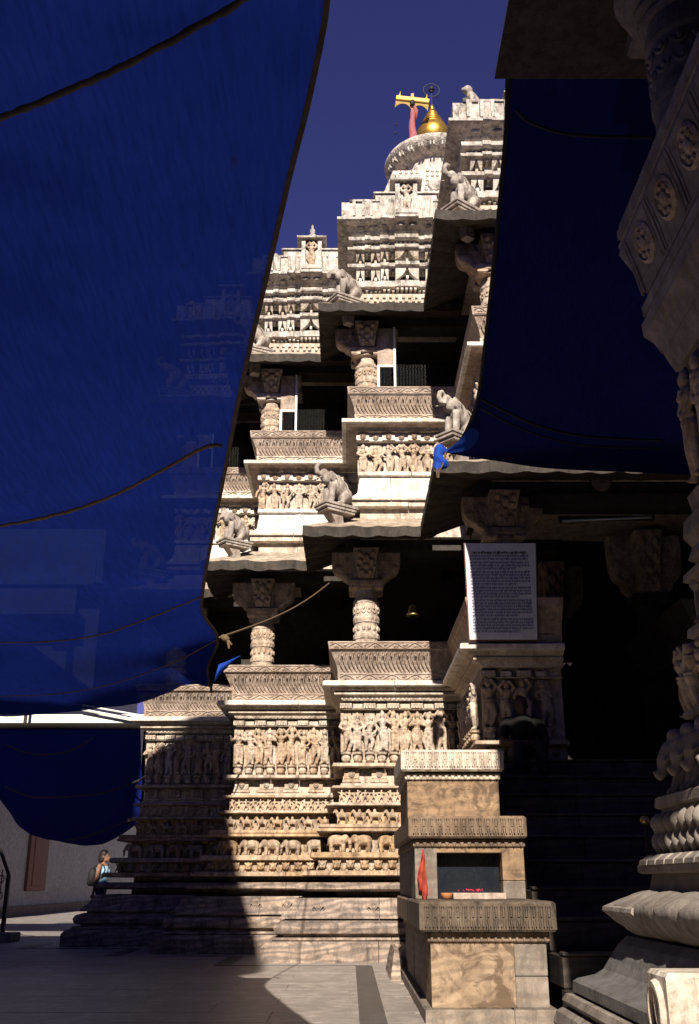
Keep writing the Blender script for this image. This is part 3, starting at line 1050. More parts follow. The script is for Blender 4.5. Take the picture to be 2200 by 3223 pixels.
def roof_tier(b):
    """stacked, stepped courses of the pyramidal roof with a row of leaf brackets, flared cornice and crowned parapet"""
    D = b['n'] == 'D'
    xl, yr = b['xl'] + .30, b['yw'] + .40
    xr = xl + 1.9 if not D else xl + 2.4
    W = xr - xl
    segs = [(0, .09, 0), (.09, .15, .04), (.15, .245, .015), (.245, .33, .06), (.33, .39, .035), (.39, .63, .10), (.63, .69, .035), (.69, .775, .06), (.775, .87, .015), (.87, 1.02, .03)]

    def stepped(prof, name, mat, js=1.0, jit=.003):
        for a, c, p in segs:
            x0, x1 = xl + a * W, xl + c * W
            j = p * js + random.uniform(-jit, jit)
            L = []
            for z, o in prof:
                L.append((z, x0 - (o if a == 0 else 0), x1 - .002, yr - o - j, yr + (b['back'] if a == 0 else .8)))
            put(name, mesh(name, *loft(L)), mat, temple)

    k = dict(xl=xl, yw=yr, xr=xr)
    rm = M['roof']
    course(b, [(10.95, .08), (11.42, .08)], 'lattice_block', M['pale'], 2, **k)
    P = []
    for i in range(8 if not D else 10):
        x = xl + .05 + i * .24
        for (dx, dz) in ((0, .30), (.07, .22), (-.07, .22), (0, .14), (.12, .30), (.12, .14)):
            P.append(cbox(x + dx - .028, x + dx + .028, yr - .115, yr - .07, 11.02 + dz, 11.075 + dz, .006))
    tag(put('lattice_carving', mesh('lattice_carving', *join(P)), M['pale'], temple), kind='stuff')
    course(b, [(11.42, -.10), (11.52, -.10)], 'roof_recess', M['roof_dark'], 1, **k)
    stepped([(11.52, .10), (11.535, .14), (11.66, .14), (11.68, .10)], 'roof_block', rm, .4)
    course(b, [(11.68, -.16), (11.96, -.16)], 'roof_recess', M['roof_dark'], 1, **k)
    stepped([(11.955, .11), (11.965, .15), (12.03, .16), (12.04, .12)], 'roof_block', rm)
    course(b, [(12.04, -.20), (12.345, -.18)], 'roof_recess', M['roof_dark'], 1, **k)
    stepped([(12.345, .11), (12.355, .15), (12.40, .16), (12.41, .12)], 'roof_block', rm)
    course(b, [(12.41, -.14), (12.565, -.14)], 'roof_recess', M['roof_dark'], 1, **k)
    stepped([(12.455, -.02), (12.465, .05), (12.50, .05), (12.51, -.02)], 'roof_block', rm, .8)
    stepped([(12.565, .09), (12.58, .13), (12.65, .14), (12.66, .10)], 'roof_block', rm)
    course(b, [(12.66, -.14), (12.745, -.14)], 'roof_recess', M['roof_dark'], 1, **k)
    stepped([(12.745, .0), (12.76, .07), (12.80, .09), (12.84, .17), (12.89, .34)], 'flared_cornice', rm, .8)
    stepped([(12.892, .34), (12.90, .355), (12.955, .355), (12.965, .34)], 'roof_block', rm, .9)
    stepped([(12.966, .27), (13.34, .27)], 'parapet_block', rm, .9)
    for a, c, p in segs[:-1]:
        if c - a > .07:
            m, hw = xl + (a + c) / 2 * W, (c - a) / 2 * W
            for q in ((0,) if hw < .13 else (-.5, .5)):
                put('cornice_petal', mesh('cornice_petal', *xform(lathe([(.01, 0), (hw * (.9 if q == 0 else .47), .012), (hw * (.8 if q == 0 else .4), .05), (.01, .055)], 12), Matrix.Translation((m + q * hw, yr - .13 - p, 12.865)) @ Matrix.Rotation(R(62), 4, 'X')), smooth=True), rm, temple)
    for zt_, o_ in ((11.518, .055), (11.953, .06), (12.343, .06), (12.563, .04), (12.743, .02)):
        P = []
        nd = int(W / .082)
        for q in range(nd):
            x = xl + (q + .5) * W / nd
            pj = next(p for a, c, p in segs if a <= (x - xl) / W < c)
            P.append(box(x - .022, x + .022, yr - o_ - pj, yr + .1, zt_ - .045, zt_))
        tag(put('dentil_row', mesh('dentil_row', *join(P)), rm, temple), kind='stuff')
    # leaf brackets: pairs of curved teeth hanging under the ledges
    def tooth(x, w, z0, z1, up, y, s):
        V, F = [], []
        n = 7
        for i in range(n + 1):
            t = i / n
            ww = w * (1 - t) ** .55 if not up else w * (1 - t ** 2.2)
            zz = z1 - (z1 - z0) * t
            xa = x if s > 0 else x - ww
            xb = x + ww if s > 0 else x
            V += [(xa, y + .10 * t, zz), (xb, y + .10 * t, zz), (xa, y + .16, zz), (xb, y + .16, zz)]
        for i in range(n):
            a, c = 4 * i, 4 * i + 4
            F += [(a, a + 1, c + 1, c), (a + 1, a + 3, c + 3, c + 1), (a + 2, a, c, c + 2)]
        return V, F
    for z0, z1, up in ((11.70, 11.952, True), (12.08, 12.343, False)):
        for a, c, p in segs[:-1]:
            if c - a < .07:
                continue
            x0, x1 = xl + a * W, xl + c * W
            m = (x0 + x1) / 2
            hw = (x1 - x0) / 2 - .008
            y = yr - .10 - p
            tz0 = z0 + (.09 if not up else .02)
            put('leaf_bracket', mesh('leaf_bracket', *join([tooth(x0 + .008, hw * .92, tz0, z1, up, y, 1), tooth(x1 - .008, hw * .92, tz0, z1, up, y, -1),
                cbox(m - .022, m + .022, y + .02, y + .15, z0, z0 + .07, .005)])), M['white'] if up else M['pale'], temple)
    # parapet: pilasters, central niche with seated deity, sloping caps
    for a in (.02, .115, .19, .30, .66, .72, .80, .93):
        x = xl + a * W - .1
        put('parapet_pilaster', mesh('parapet_pilaster', *cbox(x, x + .055, yr - .325 - .05, yr - .2, 12.968, 13.33, .006)), rm, temple)
    for k_ in range(15):
        x = xl - .16 + (W + .2) * (k_ + random.uniform(.3, .7)) / 15
        if abs(x - xl - .51 * W) > .62:
            hh = random.uniform(.05, .13)
            put('parapet_point', mesh('parapet_point', *loft([(13.341, x - .05, x + .05, yr - .30, yr - .18), (13.341 + hh * .5, x - .055, x + .055, yr - .31, yr - .17), (13.341 + hh, x - .018, x + .018, yr - .26, yr - .22)])), M['roof_dark'] if k_ % 3 == 0 else rm, temple)
    cx = xl + .51 * W
    for sx in (-1, 1):
        x = cx + sx * .40
        put('parapet_step', mesh('parapet_step', *join([cbox(x - .19, x + .19, yr - .31, yr + .3, 13.34, 13.50, .01),
            loft([(13.50, x - .23, x + .23, yr - .35, yr + .3), (13.53, x - .23, x + .23, yr - .35, yr + .3), (13.60, x - .1, x + .1, yr - .2, yr + .3)])])), rm, temple)
        xx = cx + sx * .80
        put('parapet_cap', mesh('parapet_cap', *loft([(13.342, xx - .22, xx + .2, yr - .31, yr + .3), (13.38, xx - .22, xx + .2, yr - .31, yr + .3), (13.46, xx - .1, xx + .1, yr - .1, yr + .3)])), rm, temple)
        put('niche_pilaster', mesh('niche_pilaster', *cbox(cx + sx * .17 - .04, cx + sx * .17 + .04, yr - .43, yr - .2, 12.97, 13.70, .008)), rm, temple)
    put('niche_back', mesh('niche_back', *cbox(cx - .2, cx + .2, yr - .345, yr + .3, 13.0, 13.70, .01)), rm, temple)
    put('niche_sill', mesh('niche_sill', *cbox(cx - .21, cx + .21, yr - .455, yr - .3, 12.967, 13.07, .01)), rm, temple)
    put('niche_roof', mesh('niche_roof', *loft([(13.70, cx - .30, cx + .30, yr - .50, yr + .3), (13.735, cx - .31, cx + .31, yr - .51, yr + .3), (13.80, cx - .14, cx + .14, yr - .30, yr + .2), (13.84, cx - .06, cx + .06, yr - .2, yr + .1)])), rm, temple)
    put('figure_carving', FIG[(ord(b['n']) * 3) % 10], M['white'], temple, (cx, yr - .31, 13.08), None, (1.1, 1.1, .92))
    if b['n'] == 'B':
        put('stone_finial', mesh('stone_finial', *lathe([(.06, 0), (.09, .03), (.05, .06), (.085, .13), (.07, .2), (.035, .23), (.06, .27), (.05, .33), (.02, .36), (.025, .42), (.004, .47)], 12, (cx, yr - .1, 13.83)), smooth=True), M['roof'], temple)
    put('roof_deck', mesh('roof_deck', *loft([(13.30, xl - .2, xr + .3, yr + .2, yr + 2.6), (13.7, xl + .5, xr + .3, yr + 1.2, yr + 3.0)])), rm, temple)


for b in BAYS:
    lower_storey(b)
for b in BAYS:
    D = b['n'] == 'D'
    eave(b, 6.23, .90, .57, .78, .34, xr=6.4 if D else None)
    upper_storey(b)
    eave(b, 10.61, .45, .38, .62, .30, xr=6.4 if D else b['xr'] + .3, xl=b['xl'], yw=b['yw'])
    roof_tier(b)
    if not D:
        column_parts(b['xl'] + .46, b['yw'] + .38, 4.05, 6.30)
        column_parts(b['xl'] + .50, b['yw'] + .48, 8.60, 10.70)
        put('beam', mesh('beam', *box(b['xl'] + .1, b['xr'] + 1.9, b['yw'] + .16, b['yw'] + .62, 6.31, 6.70)), M['shade_stone'], temple)
        put('beam', mesh('beam', *box(b['xl'] + .3, b['xr'] + 1.9, b['yw'] + .3, b['yw'] + .7, 10.72, 11.0)), M['shade_stone'], temple)
    else:
        column_parts(b['xl'] + .52, b['yw'] + .38, 4.05, 6.30)
        column_parts(b['xl'] + .60, b['yw'] + .48, 8.60, 10.70)
        put('beam', mesh('beam', *box(b['xl'] + .1, 6.3, b['yw'] + .16, b['yw'] + .62, 6.31, 6.70)), M['shade_stone'], temple)
        put('beam', mesh('beam', *box(b['xl'] + .3, 6.3, b['yw'] + .3, b['yw'] + .7, 10.72, 11.0)), M['shade_stone'], temple)

# core of the building: floors, inner walls, far end of the porch
def core(name, *bx):
    return put(name, mesh(name, *box(*bx)), M['shade_stone'], temple)


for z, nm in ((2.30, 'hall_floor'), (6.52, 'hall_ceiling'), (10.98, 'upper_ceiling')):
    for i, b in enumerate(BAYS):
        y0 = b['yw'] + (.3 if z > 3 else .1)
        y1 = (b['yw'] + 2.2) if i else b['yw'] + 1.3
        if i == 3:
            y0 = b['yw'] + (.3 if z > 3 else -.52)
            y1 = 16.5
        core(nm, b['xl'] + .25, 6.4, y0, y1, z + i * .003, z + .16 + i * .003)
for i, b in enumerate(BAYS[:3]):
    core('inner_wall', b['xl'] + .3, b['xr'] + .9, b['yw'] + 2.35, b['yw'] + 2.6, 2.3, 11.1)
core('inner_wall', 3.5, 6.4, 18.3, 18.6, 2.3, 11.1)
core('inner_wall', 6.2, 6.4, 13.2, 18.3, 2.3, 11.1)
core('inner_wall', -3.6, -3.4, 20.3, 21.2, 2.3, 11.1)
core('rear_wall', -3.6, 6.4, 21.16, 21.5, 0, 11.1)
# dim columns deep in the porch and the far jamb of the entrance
dc = column_parts(4.75, 15.6, 2.46, 6.30, M['shade_stone'])
dc2 = column_parts(3.55, 17.3, 2.46, 6.30, M['shade_stone'])
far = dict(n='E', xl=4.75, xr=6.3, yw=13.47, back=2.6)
course(far, [(2.3, 0), (3.9, 0), (3.93, .3), (4.0, .3), (4.02, .2), (4.2, .22), (4.6, .4)], 'wall_panel', M['shade_stone'], 1)
put('porch_lintel', mesh('porch_lintel', *box(2.6, 6.3, 13.56, 13.96, 6.12, 6.30)), M['shade_stone'], temple)

# ================================================================== tower behind (part of the temple)
TX, TY = 2.77, 27.2
Lv = []
for z, hw in ((10.5, 3.6), (14, 3.3), (17, 2.75), (19.5, 2.1), (21.3, 1.55), (21.75, 1.42)):
    Lv.append((z, TX - hw, TX + hw, TY - hw, TY + hw))
put('tower_body', mesh('tower_body', *loft(Lv)), M['roof'], temple)


def tower_hw(z):
    P = [(10.5, 3.6), (14, 3.3), (17, 2.75), (19.5, 2.1), (21.3, 1.55), (21.75, 1.42)]
    for (a, p), (b, q) in zip(P, P[1:]):
        if a <= z <= b:
            return p + (q - p) * (z - a) / (b - a)
    return 1.3


for k in range(14):                       # lattice courses on the front of the tower
    z = 18.6 + k * .225
    hw = tower_hw(z)
    y = TY - hw
    for sx, wd, pr in ((-.62, .5, .02), (0, .66, .12), (.62, .5, .02)):
        x = TX + sx * hw * 1.02
        w = wd * hw * .46
        put('tower_block', mesh('tower_block', *loft([(z, x - w, x + w, y - pr, y + .8), (z + .20, x - w * .97, x + w * .97, y - pr + .05, y + .8)])), M['white'], temple)
        P = []
        nn = max(3, int(w * 2 / .15))
        for q in range(nn):
            xx = x - w + (q + .5) * 2 * w / nn
            P.append(tube([(xx - .045, y - pr - .02, z + .05), (xx, y - pr - .025, z + .14), (xx + .045, y - pr - .02, z + .05)], .016, 4))
            P.append(ell((xx, y - pr - .015, z + .05), (.02, .02, .02), n=6, m=4))
        tag(put('lattice_carving', mesh('lattice_carving', *join(P)), M['roof'], temple), kind='stuff')
for dx, dz in ((-.95, 20.4), (-.15, 20.9), (-1.15, 19.6)):     # medallions on the tower
    put('medallion', mesh('medallion', *xform(lathe([(.23, 0), (.25, .08), (.2, .14), (.16, .11), (.13, .18), (.01, .2)], 16), Matrix.Translation((TX + dx, TY - tower_hw(dz) - .1, dz)) @ Matrix.Rotation(R(90), 4, 'X')), smooth=True), M['roof'], temple)
put('tower_head_carving', remesh('tower_head_carving', join([ell((0, 0, .22), (.2, .2, .25)), cap((0, 0, 0), .2, (0, 0, .06), .24), ell((0, -.2, .2), (.05, .06, .06)), ell((-.08, -.17, .27), (.05, .04, .035)), ell((.08, -.17, .27), (.05, .04, .035)), ell((0, -.17, .1), (.09, .05, .03))]), .03, 1), M['roof'], temple, (TX + .33, TY - 1.62, 21.4))
put('tower_neck', mesh('tower_neck', *lathe([(1.1, 21.6), (1.1, 22.62), (1.2, 22.75)], 28, (TX, TY, 0))), M['roof'], temple)
dr = 1.63
put('tower_disc', mesh('tower_disc', *lathe([(1.0, 22.55), (1.25, 22.62), (dr - .12, 22.80), (dr - .02, 22.92), (dr, 23.0), (dr - .03, 23.07), (dr - .2, 23.14), (1.2, 23.25), (.8, 23.45), (.66, 23.62), (.70, 23.74), (.5, 23.8)], 48, (TX, TY, 0)), smooth=True), M['roof'], temple)
for i in range(26):
    a = 2 * math.pi * i / 26
    m = Matrix.Translation((TX, TY, 22.72)) @ Matrix.Rotation(a, 4, 'Z')
    put('disc_rib', mesh('disc_rib', *xform(join([cbox(1.22, 1.54, -.075, -.03, -.04, .12, .01), cbox(1.22, 1.54, .03, .075, -.04, .12, .01)]), m)), M['roof'], temple)
for i in range(34):
    a = 2 * math.pi * i / 34
    put('rim_leaf', mesh('rim_leaf', *xform(loft([(0, -.05, .05, -.06, .06), (.1, -.05, .05, -.04, .04), (.16, -.01, .01, -.01, .01)]), Matrix.Translation((TX + math.cos(a) * .64, TY + math.sin(a) * .64, 23.72)))), M['white'], temple)

fin = thing('gold_finial', 'gilded ringed pot finial with wire wheel on top of the tower', 'finial', (TX, TY, 23.85))
put('pot', mesh('pot', *lathe([(.40, 23.82), (.54, 24.0), (.575, 24.2), (.555, 24.38), (.45, 24.60)], 28, (TX, TY, 0)), smooth=True), M['gold'], fin)
for r0, z in ((.43, 24.60), (.37, 24.74), (.31, 24.87), (.25, 24.98)):
    put('ring', mesh('ring', *lathe([(r0 * .84, z), (r0, z + .025), (r0, z + .06), (r0 * .82, z + .12)], 24, (TX, TY, 0)), smooth=True), M['gold'], fin)
put('spire', mesh('spire', *lathe([(.21, 25.09), (.19, 25.18), (.12, 25.30), (.07, 25.37), (.09, 25.42), (.06, 25.50), (.012, 25.62)], 18, (TX, TY, 0)), smooth=True), M['gold'], fin)
WZ = 26.2
ring = [(TX + .27 * math.cos(a), TY, WZ + .27 * math.sin(a)) for a in [2 * math.pi * i / 28 for i in range(29)]]
put('wire_wheel', mesh('wire_wheel', *tube(ring, .013, 5)), M['iron'], fin)
put('lamp_bell', mesh('lamp_bell', *lathe([(.10, WZ - .02), (.105, WZ + .03), (.07, WZ + .12), (.02, WZ + .17)], 14, (TX, TY, 0)), smooth=True), M['iron'], fin)
put('lamp_bell', mesh('lamp_bell', *lathe([(.03, WZ - .12), (.06, WZ - .08), (.07, WZ - .02)], 12, (TX, TY, 0)), smooth=True), M['iron'], fin)
put('stem', mesh('stem', *tube([(TX, TY, 25.58), (TX, TY, WZ - .1)], .013, 5)), M['iron'], fin)
for sx in (-1, 1):
    sp = [(TX + sx * (.1 + .12 * (1 - t) * math.cos(t * 7) + .1 * t), TY, WZ - .3 + .07 * (1 - t) * math.sin(t * 7)) for t in [i / 20 for i in range(21)]]
    put('wire_curl', mesh('wire_curl', *tube(sp, .010, 4)), M['iron'], fin)

FX, FY = 2.03, 26.4
fs = thing('flag_staff', 'gold crossbar with fringe on a pink-wrapped pole beside the finial', 'flag staff', (FX, FY, 23.1))
put('pole', mesh('pole', *tube([(FX, FY, 23.1), (FX + .02, FY, 25.3)], [.055, .04], 8)), M['goldpaint'], fs)
cl = []
for i in range(9):
    t = i / 8
    cl.append((FX + .01 + .02 * math.sin(t * 9), FY - .02, 23.25 + 1.4 * t))
put('cloth_wrap', mesh('cloth_wrap', *tube(cl, [.16, .15, .135, .12, .11, .10, .085, .09, .05], 8), smooth=True), M['pinkcloth'], fs)
put('cloth_tail', mesh('cloth_tail', *tube([(FX + .06, FY - .05, 24.85), (FX + .14, FY - .06, 24.55), (FX + .13, FY - .05, 24.25)], [.03, .07, .03], 6), smooth=True), M['pinkcloth'], fs)
mrot = Matrix.Translation((FX + .02, FY, 24.95)) @ Matrix.Rotation(R(8), 4, 'Y')
put('crossbar', mesh('crossbar', *xform(cbox(-.54, .54, -.09, .09, 0, .17, .02), mrot)), M['goldpaint'], fs)
for x in (-.44, 0, .44):
    put('spike', mesh('spike', *xform(lathe([(.05, 0), (.055, .04), (.02, .1), (.004, .24)], 10, (x, 0, .17)), mrot), smooth=True), M['goldpaint'], fs)
V, F = [], []
for i in range(25):
    t = i / 24
    x = -.54 + 1.08 * t
    zlo = -.30 + .20 * abs(math.sin(t * math.pi * 2)) ** .7
    V += [(x, -.03, .02), (x, -.03, zlo), (x, -.01, .02), (x, -.01, zlo)]
for i in range(24):
    a, c = 4 * i, 4 * i + 4
    F += [(a, a + 1, c + 1, c), (a + 2, c + 2, c + 3, a + 3), (a + 1, a + 3, c + 3, c + 1)]
put('valance', mesh('valance', *xform((V, F), mrot)), M['golddark'], fs)
put('hub', mesh('hub', *ell((FX + .02, FY - .1, 24.86), (.09, .07, .12))), M['iron'], fs)
for dx, dz in ((-.52, 24.0), (-.56, 23.65)):
    put('hanging_ball', mesh('hanging_ball', *ell((FX + dx, FY - .08, dz), (.04, .04, .04), n=8, m=6), smooth=True), M['iron'], fs)
put('ball_string', mesh('ball_string', *tube([(FX - .52, FY - .08, 24.85), (FX - .52, FY - .08, 24.0), (FX - .56, FY - .08, 23.65)], .006, 4)), M['iron'], fs)


# ================================================================== elephant statues on the eaves
def elephant_statue(v=0):
    """seated-back elephant with lifted head and curled trunk, facing +X"""
    P = [ell((-.02, 0, .36), (.24, .16, .17), (0, R(-28), 0)), ell((-.17, 0, .23), (.16, .165, .16)),
         ell((.2, 0, .50), (.12, .11, .13)), ell((.27, 0, .58), (.085, .08, .085)),
         [chain([(.33, 0, .52), (.40, 0, .50), (.445, 0, .56), (.43, 0, .65), (.37, 0, .69), (.33, 0, .66)], [.06, .05, .042, .036, .032, .026]),
          chain([(.33, 0, .50), (.41, 0, .45), (.45, 0, .38), (.47, 0, .44), (.44, .02, .50)], [.06, .05, .04, .034, .026]),
          chain([(.33, 0, .54), (.42, 0, .56), (.45, .01, .64), (.41, .02, .72), (.35, .02, .73)], [.06, .048, .042, .036, .028])][v],
         ell((.17, .115, .52), (.075, .025, .10), (0, R(20), 0)), ell((.17, -.115, .52), (.075, .025, .10), (0, R(20), 0)),
         cap((.36, .06, .47), .02, (.44, .08, .44), .01), cap((.36, -.06, .47), .02, (.44, -.08, .44), .01),
         ell((-.02, 0, .53), (.13, .11, .035), (0, R(-28), 0))] + ([cap((-.06, 0, .5), .05, (-.07, 0, .57), .035)] if v != 1 else [])
    for sy in (-1, 1):
        P += [cap((.14, sy * .085, .34), .066, (.17, sy * .085, .04), .055), ell((.19, sy * .085, .03), (.07, .06, .03)),
              cap((-.14, sy * .10, .2), .085, (-.05, sy * .12, .06), .06), ell((-.02, sy * .12, .035), (.09, .055, .035))]
    a = remesh('elephant_body', join(P), .014, 1)
    h = []
    for t in (.0, 1.0):
        c = Vector((.07 - t * .2, 0, .43 - t * .10))
        rr = [(.165, .18), (.175, .17)][int(t)]
        pts = [(c.x + .05 * math.cos(q), rr[0] * math.sin(q) * 1.0, c.z + rr[1] * math.cos(q)) for q in [2 * math.pi * i / 20 for i in range(21)]]
        h.append(tube(pts, .014, 5))
    har = mesh('harness', *join(h), smooth=True)
    base = mesh('base_slab', *join([cbox(-.34, .36, -.2, .2, -.045, 0, .008), cbox(-.32, .34, -.18, .18, -.10, -.047, .01), cbox(-.30, .30, -.16, .16, -.15, -.102, .008)]))
    strut = mesh('support_strut', *loft([(-.55, -.12, .05, -.08, .08), (-.32, -.10, .08, -.09, .09), (-.152, -.06, .22, -.11, .11)]))
    return a, har, base, strut


ELE = [elephant_statue(v) for v in range(3)]
ELES = [(0, 0, 'stone elephant statue half behind the blue tarp, lowest row far left'),
        (1, 0, 'stone elephant statue on the left lower eave, trunk curled up'),
        (2, 0, 'stone elephant statue with bowl on its back above the middle lower eave'),
        (3, 0, 'stone elephant statue above the porch eave beside the blue rag'),
        (0, 1, 'stone elephant statue hidden behind the blue tarp on the far upper eave'),
        (1, 1, 'stone elephant statue cut by the tarp edge on the left upper eave'),
        (2, 1, 'stone elephant statue on the middle upper eave below the niche parapet'),
        (3, 1, 'large stone elephant statue on the right upper eave beside the dark tarp')]
for i, lv, lab in ELES:
    b = BAYS[i]
    x, y, z = (b['xl'] - .04, b['yw'] - .38, 6.90) if lv == 0 else (b['xl'] + .14, b['yw'] + .06, 11.12)
    sc = .88 if lv == 0 else .95
    if (i, lv) == (3, 0):
        x, y, rz = b['xl'] - .16, b['yw'] - .5, R(222)
    else:
        rz = R(212 + random.uniform(-9, 9))
        sc *= random.uniform(.93, 1.05)
    t = thing('elephant_statue', lab, 'statue', (x, y, z), 'elephant statues on the eaves')
    PINV[t.name] = Matrix.Identity(4)
    t.rotation_euler = (0, 0, rz)
    t.scale = (sc, sc, sc)
    for nm, me in zip(('elephant_body', 'harness', 'base_slab', 'support_strut'), ELE[(i + lv * 2) % 3]):
        put(nm, me, M['statue'], t)

# small seated lion on the highest parapet
P = [cap((-.1, 0, .12), .11, (.06, 0, .28), .09), ell((.12, 0, .38), (.09, .08, .09)), cap((.15, 0, .36), .06, (.22, 0, .34), .045),
     cap((.08, .06, .22), .04, (.13, .06, .02), .035), cap((.08, -.06, .22), .04, (.13, -.06, .02), .035), ell((-.12, 0, .08), (.13, .12, .08)), cap((-.2, 0, .1), .02, (-.25, 0, .3), .018)]
lion = put('lion_statue', remesh('lion_statue', join(P), .018, 2), M['statue'], None, (BAYS[3]['xl'] + .42, BAYS[3]['yw'] + .35, 13.36), (0, 0, R(215)))
tag(lion, 'small seated stone lion on the highest parapet corner against the sky', 'statue')

# ================================================================== window screens of the upper storey
def wire_net(x0, x1, y, z0, z1, cell=.055):
    P = []
    nx, nz = int((x1 - x0) / cell), int((z1 - z0) / (cell * .9))
    for i in range(nx):
        for s in (1, -1):
            pts = []
            for k in range(nz + 1):
                off = cell * .5 * (1 if k % 2 else -1) * s * .5
                pts.append((x0 + (i + .5) * cell + off + (0 if s > 0 else cell * .0), y + s * .002, z0 + (z1 - z0) * k / nz))
            P.append(tube(pts, .001, 3, False))
    return join(P)


for i, b in enumerate(BAYS[:3]):
    x0, y0 = b['xl'] + .28, b['yw'] + .16
    lab = ['white window screen behind the blue tarp, far upper balcony', 'white framed wire screen in the left upper balcony opening', 'white framed wire screen in the middle upper balcony opening'][i]
    t = thing('window_screen', lab, 'screen', (x0 + .8, y0, 9.24), 'wire screens in the balcony openings')
    put('post', mesh('post', *box(x0 + .70, x0 + .74, y0, y0 + .05, 9.0, 10.62)), M['paint_white'], t)
    put('post', mesh('post', *box(x0 + .40, x0 + .445, y0 + .01, y0 + .05, 9.0, 9.84)), M['paint_white'], t)
    put('rail', mesh('rail', *box(x0 + .445, x0 + .70, y0 + .005, y0 + .045, 9.80, 9.84)), M['paint_white'], t)
    put('board', mesh('board', *box(x0 + .41, x0 + .70, y0 + .02, y0 + .045, 9.842, 10.6)), M['seat'], t)
    n1 = put('wire_mesh', mesh('wire_mesh', *wire_net(x0 + .745, x0 + 1.62, y0 + .03, 9.1, 9.86)), M['wire'], t)
    n2 = put('wire_mesh', mesh('wire_mesh', *wire_net(x0 + .445, x0 + .70, y0 + .03, 9.1, 9.80)), M['wire'], t)

# ================================================================== stair podium on the left of the steps
pod = thing('stair_podium', 'stepped stone podium with carved slabs and glazed niche left of the stairs', 'podium', (1.1, 10.9, 0))


def pblock(name, x0, x1, y0, y1, z0, z1, mat, c=.012):
    return put(name, mesh(name, *cbox(x0, x1, y0, y1, z0, z1, c)), mat, pod)


YB = 12.86
# lowest tier
pblock('base_course', .60, 1.30, 8.83, 10.8, -.02, .10, M['podium_grey'])
pblock('base_course', 1.304, 1.66, 8.83, 10.8, -.02, .10, M['podium_grey'])
pblock('base_course', .60, 1.66, 10.804, YB, -.02, .10, M['podium_grey'])
pblock('marble_panel', .66, 1.335, 8.93, 9.9, .10, .585, M['podium'], .006)
pblock('marble_panel', 1.339, 1.60, 8.94, 9.9, .10, .33, M['podium_grey'], .006)
pblock('marble_panel', 1.339, 1.60, 8.935, 9.9, .334, .585, M['podium_grey'], .006)
pblock('marble_panel', .665, 1.60, 9.904, 11.3, .10, .585, M['podium_grey'], .006)
pblock('marble_panel', .66, 1.60, 11.304, YB, .10, .585, M['podium_grey'], .006)
pblock('frieze_band', .635, 1.625, 8.905, YB, .586, .665, M['podium_slab'])
put('zigzag_carving', mesh('zigzag_carving', *zigzag(.64, 1.62, 8.905, .592, .66, 17, .014)), M['podium_slab'], pod)
pblock('coping_slab', .565, 1.675, 8.81, 10.7, .668, .90, M['slab_dirty'], .018)
pblock('coping_slab', .565, 1.675, 10.704, YB, .668, .90, M['podium_slab'], .018)
# middle tier with the niche
NY = 9.80
pblock('side_block', .60, .80, NY, YB - .01, .901, 1.345, M['podium_grey'], .006)
pblock('jamb', 1.40, 1.60, NY, 11.0, 1.06, 1.345, M['podium'], .006)
pblock('jamb', 1.40, 1.60, NY + .003, 11.0, .901, 1.057, M['podium_grey'], .006)
pblock('lintel', .80, 1.40, NY + .004, 11.0, 1.345 - .045, 1.344, M['podium'], .004)
pblock('core_block', .802, 1.60, 10.30, YB, .902, 1.344, M['podium_grey'], .006)
pblock('frieze_band', .585, 1.615, NY - .02, YB, 1.346, 1.42, M['podium_slab'])
put('zigzag_carving', mesh('zigzag_carving', *zigzag(.59, 1.61, NY - .02, 1.352, 1.414, 15, .014)), M['podium_slab'], pod)
pblock('coping_slab', .54, 1.625, NY - .10, 11.1, 1.424, 1.62, M['podium_slab'], .018)
pblock('coping_slab', .54, 1.625, 11.104, YB, 1.424, 1.62, M['podium_slab'], .018)
gl = put('niche_glass', mesh('niche_glass', *box(.81, 1.39, 9.98, 9.99, .90, 1.30)), M['glass'], pod)
put('niche_sill', mesh('niche_sill', *cbox(.93, 1.40, 9.66, 9.97, .901, .955, .006)), M['seat'], pod)
# top tier
pblock('marble_panel', .62, 1.60, 11.20, 12.0, 1.62, 2.075, M['podium'], .006)
pblock('marble_panel', .625, 1.60, 12.004, YB, 1.62, 2.075, M['podium_grey'], .006)
pblock('frieze_band', .595, 1.62, 11.17, YB, 2.077, 2.145, M['pale'])
put('zigzag_carving', mesh('zigzag_carving', *zigzag(.60, 1.615, 11.17, 2.083, 2.14, 15, .014)), M['pale'], pod)
pblock('coping_slab', .55, 1.65, 11.08, YB, 2.16, 2.385, M['pale'], .02)


def dart(w, h):
    """hanging bud motif cut from thin stone"""
    return join([cbox(-w * .36, -w * .2, -.024, .004, h * .1, h * .95, .003), cbox(w * .2, w * .36, -.024, .004, h * .1, h * .95, .003),
                 ([(-w * .19, -.024, h * .46), (w * .19, -.024, h * .46), (0, -.024, h * .02), (-w * .17, .004, h * .42), (w * .17, .004, h * .42), (0, .004, h * .04)],
                  [(0, 2, 1), (0, 1, 4, 3), (1, 2, 5, 4), (2, 0, 3, 5)]),
                 cbox(-w * .11, w * .11, -.024, .004, h * .5, h * .92, .003), cbox(-w * .4, w * .4, -.024, .004, h * .93, h * .99, .003)])


for (x0, x1, y, z0, z1, n, mt) in ((.60, 1.645, 8.81, .69, .87, 17, 'slab_dirty'), (.57, 1.60, 9.70, 1.45, 1.60, 14, 'podium_slab'), (.58, 1.62, 11.08, 2.19, 2.365, 13, 'pale')):
    w = (x1 - x0) / n
    me = mesh('bud_carving', *dart(w, z1 - z0))
    for k in range(n):
        put('bud_carving', me, M[mt], pod, (x0 + (k + .5) * w, y, z0))

